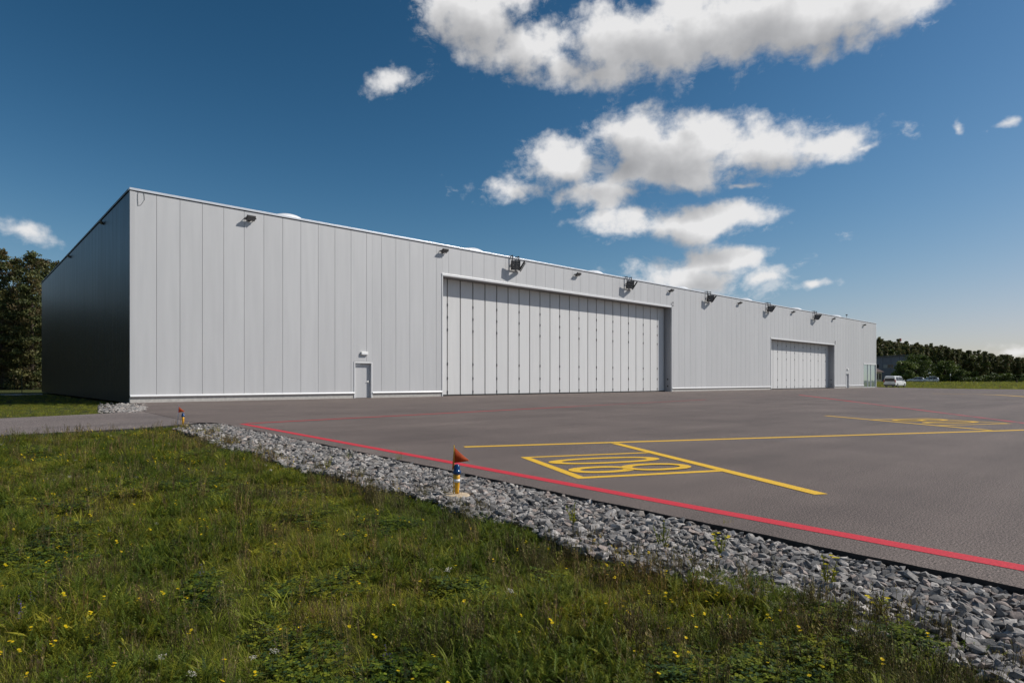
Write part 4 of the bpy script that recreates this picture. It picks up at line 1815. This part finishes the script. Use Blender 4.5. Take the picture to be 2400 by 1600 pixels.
broads = [make_broad(31, 9.5, 5.6, 70, .45), make_broad(32, 8, 4.6, 60, .45, (OAK2, OAK, OAK2)), make_broad(33, 7, 4.0, 46, .42, (OAK, OAK2))]
for px, py, d, k, rz, lab in ((2147, 832, 186, 0, .3, 'widest dark leafy tree, beside the grey house'),
                              (2122, 846, 182, 2, 1.9, 'dark low leafy tree in front of the end of the grey house'),
                              (2218, 846, 188, 1, 1.1, 'round light green tree right of the widest dark tree'),
                              (2252, 866, 184, 2, 2.3, 'low spreading tree at the foot of the round light green one'),
                              (2184, 856, 192, 2, .9, 'dark tree filling the gap behind the rear silver car')):
    p = PD(px, d)
    z0 = float(ground_z(p.x, p.y))
    ht = ZP(py, d) - z0
    plant_tree('leafy_tree', broads[k], (p.x, p.y, z0 - .1), ht / (9.5, 8, 7)[k], rz, lab, 'tree', 'leafy trees at the foot of the hill')


def make_shrub(seed, h=2.0, w=1.8, cols=(OAK, OAK2)):
    r = np.random.default_rng(seed)
    v, c = [], []
    for k in range(14):
        a, q = r.random() * 6.28, w * r.uniform(.1, .8)
        clump_cloud(v, c, (math.cos(a) * q, math.sin(a) * q, h * r.uniform(.15, .75)), .7 * r.uniform(.6, 1.1), 60, .3, cols, r, .8)
    st = MB()
    for k in range(5):
        a = r.random() * 6.28
        st.tube((0, 0, -.1), (math.cos(a) * w * .4, math.sin(a) * w * .4, h * .6), .04, .012, 5, False)
    return st.mesh('stem', M['bark']), crown_mesh('foliage', v, c)


shr = [make_shrub(s, 2.0, 2.0) for s in (1, 2, 3)]
sl = ((2262, 180, .8, 'light shrub nearest the low spreading tree at the field edge'), (2284, 176, 1.0, 'second shrub along the field edge counted from the trees'),
      (2308, 180, 1.25, 'third shrub along the field edge, broad and light'), (2328, 184, .9, 'fourth shrub along the field edge, low'),
      (2342, 178, 1.5, 'tall dark bush standing out of the shrub row by the field'), (2366, 180, .95, 'low shrub right after the tall dark bush'),
      (2394, 168, 1.3, 'bushy shrub at the right edge of the picture'))
for px, d, s, lab in sl:
    p = PD(px, d)
    z0 = float(ground_z(p.x, p.y))
    o = empty('shrub', (p.x, p.y, z0 - .1), px)
    o.scale = (s * 1.2, s * 1.2, s)
    for nm, me in zip(('stem', 'foliage'), shr[int(px) % 3]):
        q = bpy.data.objects.new(nm, me)
        COL.objects.link(q)
        q.parent = o
    tag(o, lab, 'shrub', 'shrubs along the field edge')
p = PD(2383, 150)
plant_tree('young_tree', make_broad(41, 3, 1.4, 16, .3, (OAK, (.03, .045, .015)), .4), (p.x, p.y, float(ground_z(p.x, p.y)) - .05), .75, 0, 'small dark young tree standing alone on the field near the picture edge', 'tree')

# ------------------------------------------------------------------ houses behind
M['slate'] = panel_mat('blue grey metal cladding', (.16, .165, .19), .55, .1, .06)
M['cream'] = plain('cream render', (.66, .55, .40), .85, 0, .08)
M['tile'] = plain('dark brown roof tiles', (.075, .045, .035), .8, 0, .25, 6)
M['dark'] = plain('dark window glass', (.012, .013, .016), .1)
M['ltgrey'] = plain('light grey infill', (.30, .30, .29), .7)


def far_house(name, pxl, pxr, d, py_top_l, py_top_r, mat, lab, panel_w, depth=16):
    """front wall faces the camera; panels are separate boards"""
    o = empty(name, (0, 0, 0))
    a, b = PD(pxl, d), PD(pxr, d)
    z0 = min(float(ground_z(a.x, a.y)), float(ground_z(b.x, b.y))) - .3
    ang = math.atan2(b.y - a.y, b.x - a.x)
    o.location = (a.x, a.y, z0)
    o.rotation_euler = (0, 0, ang)
    W = (b - a).length
    hl, hr = ZP(py_top_l, d) - z0, ZP(py_top_r, d) - z0
    MB().add([(0, .1, 0), (W, .1, 0), (W, depth, 0), (0, depth, 0), (0, .1, hl), (W, .1, hr), (W, depth, hr), (0, depth, hl)],
             [(0, 1, 5, 4), (1, 2, 6, 5), (2, 3, 7, 6), (3, 0, 4, 7), (4, 5, 6, 7)]).build('wall', M['core'] if panel_w else M[mat], o)
    if panel_w:
        n = max(1, round(W / panel_w))
        for k in range(n):
            x0, x1 = W * k / n + .03, W * (k + 1) / n - .03
            h0, h1 = hl + (hr - hl) * x0 / W - .1, hl + (hr - hl) * x1 / W - .1
            MB().add([(x0, 0, 0), (x1, 0, 0), (x1, .12, 0), (x0, .12, 0), (x0, 0, h0), (x1, 0, h1), (x1, .12, h1), (x0, .12, h0)],
                     [(0, 1, 5, 4), (1, 2, 6, 5), (2, 3, 7, 6), (3, 0, 4, 7), (4, 5, 6, 7)]).build('cladding_panel', M[mat], o)
    tag(o, lab, 'house')
    return o, W, z0


gh, W, z0 = far_house('grey_house', 1990, 2128, 205, 841, 832.5, 'slate', 'two storey blue grey clad house with slanting roof beyond the parked van', 2.9)
dG = 205
def on_house(px):
    return (px - 1990) / (2128 - 1990) * W
MB().add([(-.3, -.5, ZP(841, dG) - z0), (W + .3, -.5, ZP(832.5, dG) - z0), (W + .3, 16.5, ZP(832.5, dG) - z0), (-.3, 16.5, ZP(841, dG) - z0),
          (-.3, -.5, ZP(841, dG) - z0 + .3), (W + .3, -.5, ZP(832.5, dG) - z0 + .3), (W + .3, 16.5, ZP(832.5, dG) - z0 + .3), (-.3, 16.5, ZP(841, dG) - z0 + .3)],
         [(3, 2, 1, 0), (4, 5, 6, 7), (0, 1, 5, 4), (1, 2, 6, 5), (2, 3, 7, 6), (3, 0, 4, 7)]).build('roof', M['steel'], gh)
for p0, p1, m_ in ((2080.6, 2086.4, 'dark'), (2088, 2093.6, 'dark'), (2054.5, 2059.6, 'dark'), (2030, 2036, 'dark')):
    zl, zh = ZP(861.5, dG) - z0, ZP(854, dG) - z0
    w_ = MB().box((on_house(p0) - .08, -.06, zl - .08), (on_house(p1) + .08, -.005, zh + .08)).build('window', M['ltgrey'], gh)
    MB().box((on_house(p0), -.075, zl), (on_house(p1), -.0605, zh)).build('pane', M[m_], w_)
MB().box((on_house(2070), -.05, ZP(862, dG) - z0), (on_house(2079.6), -.004, ZP(854.5, dG) - z0)).build('infill_panel', M['ltgrey'], gh)

ch, W2, z02 = far_house('cream_house', 1996, 2067, 172, 871, 871, 'cream', 'small cream house with brown tiled roof and tall windows at the hangar end', 0, 7)
dC = 172
ze, zr = ZP(871, dC) - z02, ZP(863.5, dC) - z02
rf = MB().add([(-.4, -.5, ze - .05), (W2 + .4, -.5, ze - .05), (W2 + .4, 7.5, ze - .05), (-.4, 7.5, ze - .05), (-.1, 2.2, zr), (W2 + .1, 2.2, zr), (W2 + .1, 4.8, zr), (-.1, 4.8, zr)],
              [(3, 2, 1, 0), (4, 5, 6, 7), (0, 1, 5, 4), (1, 2, 6, 5), (2, 3, 7, 6), (3, 0, 4, 7)]).build('roof', M['tile'], ch)
MB().box((W2 - 1.0, 3, zr - .3), (W2 - .45, 3.5, zr + .55)).build('chimney', M['cream'], rf)
for p0, p1 in ((2054, 2057.2), (2061, 2064.8), (2044, 2048), (2032, 2036), (2020, 2024)):
    x0, x1 = [(q - 1996) / (2067 - 1996) * W2 for q in (p0, p1)]
    zl, zh = ZP(887.7, dC) - z02, ZP(875.7, dC) - z02
    w_ = MB().box((x0 - .06, .04, zl - .06), (x1 + .06, .098, zh + .06)).build('window', M['tile'], ch)
    MB().box((x0, .02, zl), (x1, .0395, zh)).build('pane', M['dark'], w_)
    MB().box((x0 - .12, -.02, zl - .16), (x1 + .12, .0975, zl - .065)).build('sill', M['ltgrey'], w_)

# ------------------------------------------------------------------ vehicles
M['carwhite'] = plain('white car paint', (.80, .80, .80), .2, 0, .02)
M['carsilver'] = plain('silver car paint', (.50, .52, .55), .25, .6, .03)
M['carglass'] = plain('dark car glass', (.012, .013, .016), .06)
M['tyre'] = plain('tyre rubber', (.016, .016, .016), .85)
M['rim'] = plain('alloy rim', (.45, .45, .46), .3, .8)
M['tail'] = plain('red tail lamp', (.35, .012, .012), .2)
M['plate'] = plain('pale number plate', (.6, .6, .58), .5)
M['bumper'] = plain('dark bumper plastic', (.03, .03, .032), .6)


def loft(secs, closed=True):
    n = len(secs[0])
    vs = [p for s in secs for p in s]
    fs = []
    for i in range(len(secs) - 1):
        for k in range(n):
            fs.append((i * n + k, i * n + (k + 1) % n, (i + 1) * n + (k + 1) % n, (i + 1) * n + k))
    fs += [tuple(range(n)), tuple(range((len(secs) - 1) * n + n - 1, (len(secs) - 1) * n - 1, -1))]
    return vs, fs


def vehicle(name, at, rz, stations, width, lab, paint, wheel_x, wr, windows, rear, group):
    """stations: (x, z_low, z_belt, z_top, top width factor); x runs to the front"""
    o = empty(name, at, rz)
    secs = []
    for x, zl, zb, zt, tw, ww in stations:
        w = width / 2 * ww
        wt = width / 2 * tw
        secs.append([(x, -w * .93, zl), (x, -w, zl + .16), (x, -w, zb * .6 + zl * .4), (x, -w * .985, zb), (x, -wt, zt - .07), (x, -wt * .86, zt), (x, wt * .86, zt), (x, wt, zt - .07),
                     (x, w * .985, zb), (x, w, zb * .6 + zl * .4), (x, w, zl + .16), (x, w * .93, zl)])
    vs, fs = loft(secs)
    b = MB().add(vs, fs).build('body', M[paint], o, smooth=False)
    md = b.modifiers.new('bevel', 'BEVEL')
    md.width = .03
    md.segments = 2
    for pts in windows:                            # thin panes a touch proud of the body
        MB().add(pts, [tuple(range(len(pts)))]).build('window', M['carglass'], o)
    for x in wheel_x:
        for s in (-1, 1):
            y = s * (width / 2 - .10)
            wv = MB().tube((x, y - .11, wr), (x, y + .125 * s if s > 0 else y + .11, wr), wr, n=18)
            wl = wv.build('wheel', M['tyre'], o)
            MB().tube((x, y + s * .112, wr), (x, y + s * .135, wr), wr * .64, n=14).build('rim', M['rim'], wl)
    xr = rear[0]
    for s in (-1, 1):
        MB().box((xr - .02, s * width * .46 - .07, rear[1]), (xr + .10, s * width * .46 + .07, rear[2])).build('tail_light', M['tail'], o)
    MB().box((xr - .05, -width * .46, rear[3]), (xr + .12, width * .46, rear[3] + .17)).build('bumper', M['bumper'], o, bevel=.03)
    MB().box((xr - .025, -.26, rear[1] - .16), (xr - .004, .26, rear[1] - .05)).build('number_plate', M['plate'], o)
    for s in (-1, 1):
        MB().box((rear[4], s * (width / 2 + .02) - .02, rear[5]), (rear[4] + .09, s * (width / 2 + .18), rear[5] + .17)).build('mirror', M[paint], o)
    tag(o, lab, 'van' if 'van' in name else 'car', group)
    return o


vW = 1.93
vst = [(-2.45, .28, 1.0, 1.72, .78, .93), (-2.40, .24, 1.02, 1.86, .82, .97), (-2.1, .24, 1.05, 1.93, .85, 1), (-.2, .22, 1.06, 1.93, .85, 1), (.75, .22, 1.05, 1.86, .82, 1),
       (1.30, .22, 1.03, 1.42, .84, 1), (1.62, .22, 1.02, 1.12, .88, .99), (2.25, .24, .88, .98, .82, .95), (2.50, .32, .74, .80, .7, .82)]
vy = vW / 2
def side_win(x0, x1, zb, zt, w, wt, x1t=None, x0t=None):
    out = []
    for s in (-1, 1):
        out.append([(x0, s * (w + .012), zb), (x1, s * (w + .012), zb), (x1t if x1t is not None else x1, s * (wt + .02), zt), (x0t if x0t is not None else x0, s * (wt + .02), zt)])
    return out


vwin = side_win(-2.05, -.95, 1.14, 1.76, vy * .985 - .01, vy * .855) + side_win(-.85, .1, 1.14, 1.76, vy * .985 - .01, vy * .855) + side_win(.2, 1.2, 1.12, 1.74, vy * .985 - .01, vy * .83, .75)
vwin.append([(-2.475, -.80, 1.02), (-2.475, .80, 1.02), (-2.440, .70, 1.72), (-2.440, -.70, 1.72)])
vwin.append([(.80, -.72, 1.84), (.80, .72, 1.84), (1.62, .80, 1.14), (1.62, -.80, 1.14)])
vd = F * HC / (906.9 - HY)
vp = PD(2094, vd)
hd = math.atan2(vp.y, vp.x)
van = vehicle('passenger_van', DL(vd + 2.2, (2098 - CX) / F * (vd + 2.2)), hd - R_(20), vst, vW, 'white passenger van seen from behind, parked past the glazed end of the hangar', 'carwhite',
              (-1.55, 1.55), .33, vwin, (-2.45, .82, 1.30, .30, 1.0, 1.10), None)
cst = [(-2.1, .35, .78, .92, .80, .90), (-2.02, .28, .85, 1.20, .72, .95), (-1.7, .24, .90, 1.40, .74, 1), (-.6, .22, .90, 1.48, .74, 1), (.15, .22, .90, 1.42, .72, 1),
       (.85, .22, .90, 1.02, .76, 1), (1.6, .24, .80, .86, .76, .97), (2.05, .30, .66, .72, .68, .86)]
cw = 1.78 / 2
cwin = side_win(-1.75, -.55, .95, 1.36, cw * .985, cw * .75, None, -1.6) + side_win(-.45, .70, .95, 1.38, cw * .985, cw * .745, .1)
cwin.append([(-2.09, -.62, .93), (-2.09, .62, .93), (-1.80, .56, 1.33), (-1.80, -.56, 1.33)])
cwin.append([(.22, -.58, 1.42), (.22, .58, 1.42), (.92, .66, 1.04), (.92, -.66, 1.04)])
for px, d, rz, paint, lab in ((2144, 172, 180, 'carsilver', 'silver hatchback parked beyond the field, next to the white van'), (2178, 168, 180, 'carsilver', 'bright silver estate car parked beyond the field, farther from the van')):
    p = PD(px, d)
    o = vehicle('parked_car', (p.x, p.y, float(ground_z(p.x, p.y)) - .05), TH - math.pi / 2 + R_(rz - 18), cst, 1.78, lab, paint, (-1.35, 1.3), .31, cwin, (-2.08, .72, .92, .32, .55, .95), 'cars parked beyond the field')

# ------------------------------------------------------------------ small things of the field edge
def post_sign(px, py, d, kind, lab):
    p = PD(px, d)
    z0 = float(ground_z(p.x, p.y))
    h = ZP(py, d) - z0
    o = empty(kind, (p.x, p.y, z0), TH - math.pi / 2)
    MB().tube((0, 0, -.1), (0, 0, h - .05), .05, n=8).build('post', M['steel'], o)
    if kind == 'lamp_post':
        MB().lathe([(.05, h - .35), (.22, h - .28), (.26, h - .05), (.12, h)], (0, 0, 0), 12).build('lamp_head', M['white'], o, smooth=True)
        MB().box((-.05, -.06, h * .55), (.36, -.02, h * .55 + .28)).build('sign_plate', M['white'], o)
    else:
        MB().box((-.48, -.06, h - .45), (.48, -.02, h)).build('sign_plate', M['ltgrey'], o, bevel=.01)
    tag(o, lab, 'lamp post' if kind == 'lamp_post' else 'sign')


post_sign(2178.6, 872.5, 163, 'lamp_post', 'white headed lamp post behind the estate car')
post_sign(2187.6, 880.5, 162, 'sign_post', 'small grey sign on a post beside the white headed lamp post')
p = PD(2227.5, 160)
z0 = float(ground_z(p.x, p.y))
o = empty('wind_vane', (p.x, p.y, z0))
hh = ZP(876, 160) - z0
MB().tube((0, 0, -.1), (0, 0, hh - .5), .04, n=8).build('post', M['steel'], o)
MB().lathe([(.06, hh - .6), (.12, hh - .45), (.10, hh - .1), (.03, hh)], (0, 0, 0), 10).build('head', M['white'], o, smooth=True)
tag(o, 'thin post with a white tapered head in front of the round light green tree', 'post')
p = PD(2110, 345)
z0 = float(ground_z(p.x, p.y))
o = empty('radio_mast', (p.x, p.y, z0))
zt = ZP(793, 345) - z0
MB().path([(0, 0, -1), (0, 0, zt * .5), (0, 0, zt)], [.25, .2, .12], 6).build('mast', M['ltgrey'], o)
MB().box((-.5, -.5, zt - 1.6), (.5, .5, zt)).build('obstruction_light', M['tail'], o, bevel=.1)
tag(o, 'thin mast with red top just showing above the hill forest', 'mast')

# green wire fence by the wood
M['green'] = plain('green fence coating', (.02, .055, .03), .5)
fence = empty('wire_fence', (0, 0, 0))
fy0 = 76.5
for k in range(12):
    x = 5.2 - 2.6 * k
    MB().box((x - .03, fy0 - .03, -.3), (x + .03, fy0 + .03, 2.1)).build('post', M['green'], fence)
w_ = MB()
for z in np.arange(.05, 2.05, .2):
    w_.box((5.2 - 2.6 * 11, fy0 - .006, z - .006), (5.2, fy0 + .006, z + .006))
for k in range(150):
    x = 5.2 - 2.6 * 11 * k / 150
    w_.box((x - .004, fy0 - .004, -.1), (x + .004, fy0 + .004, 2.0))
w_.build('mesh', M['green'], fence)
tag(fence, 'dark green wire fence in front of the pine wood', 'fence')
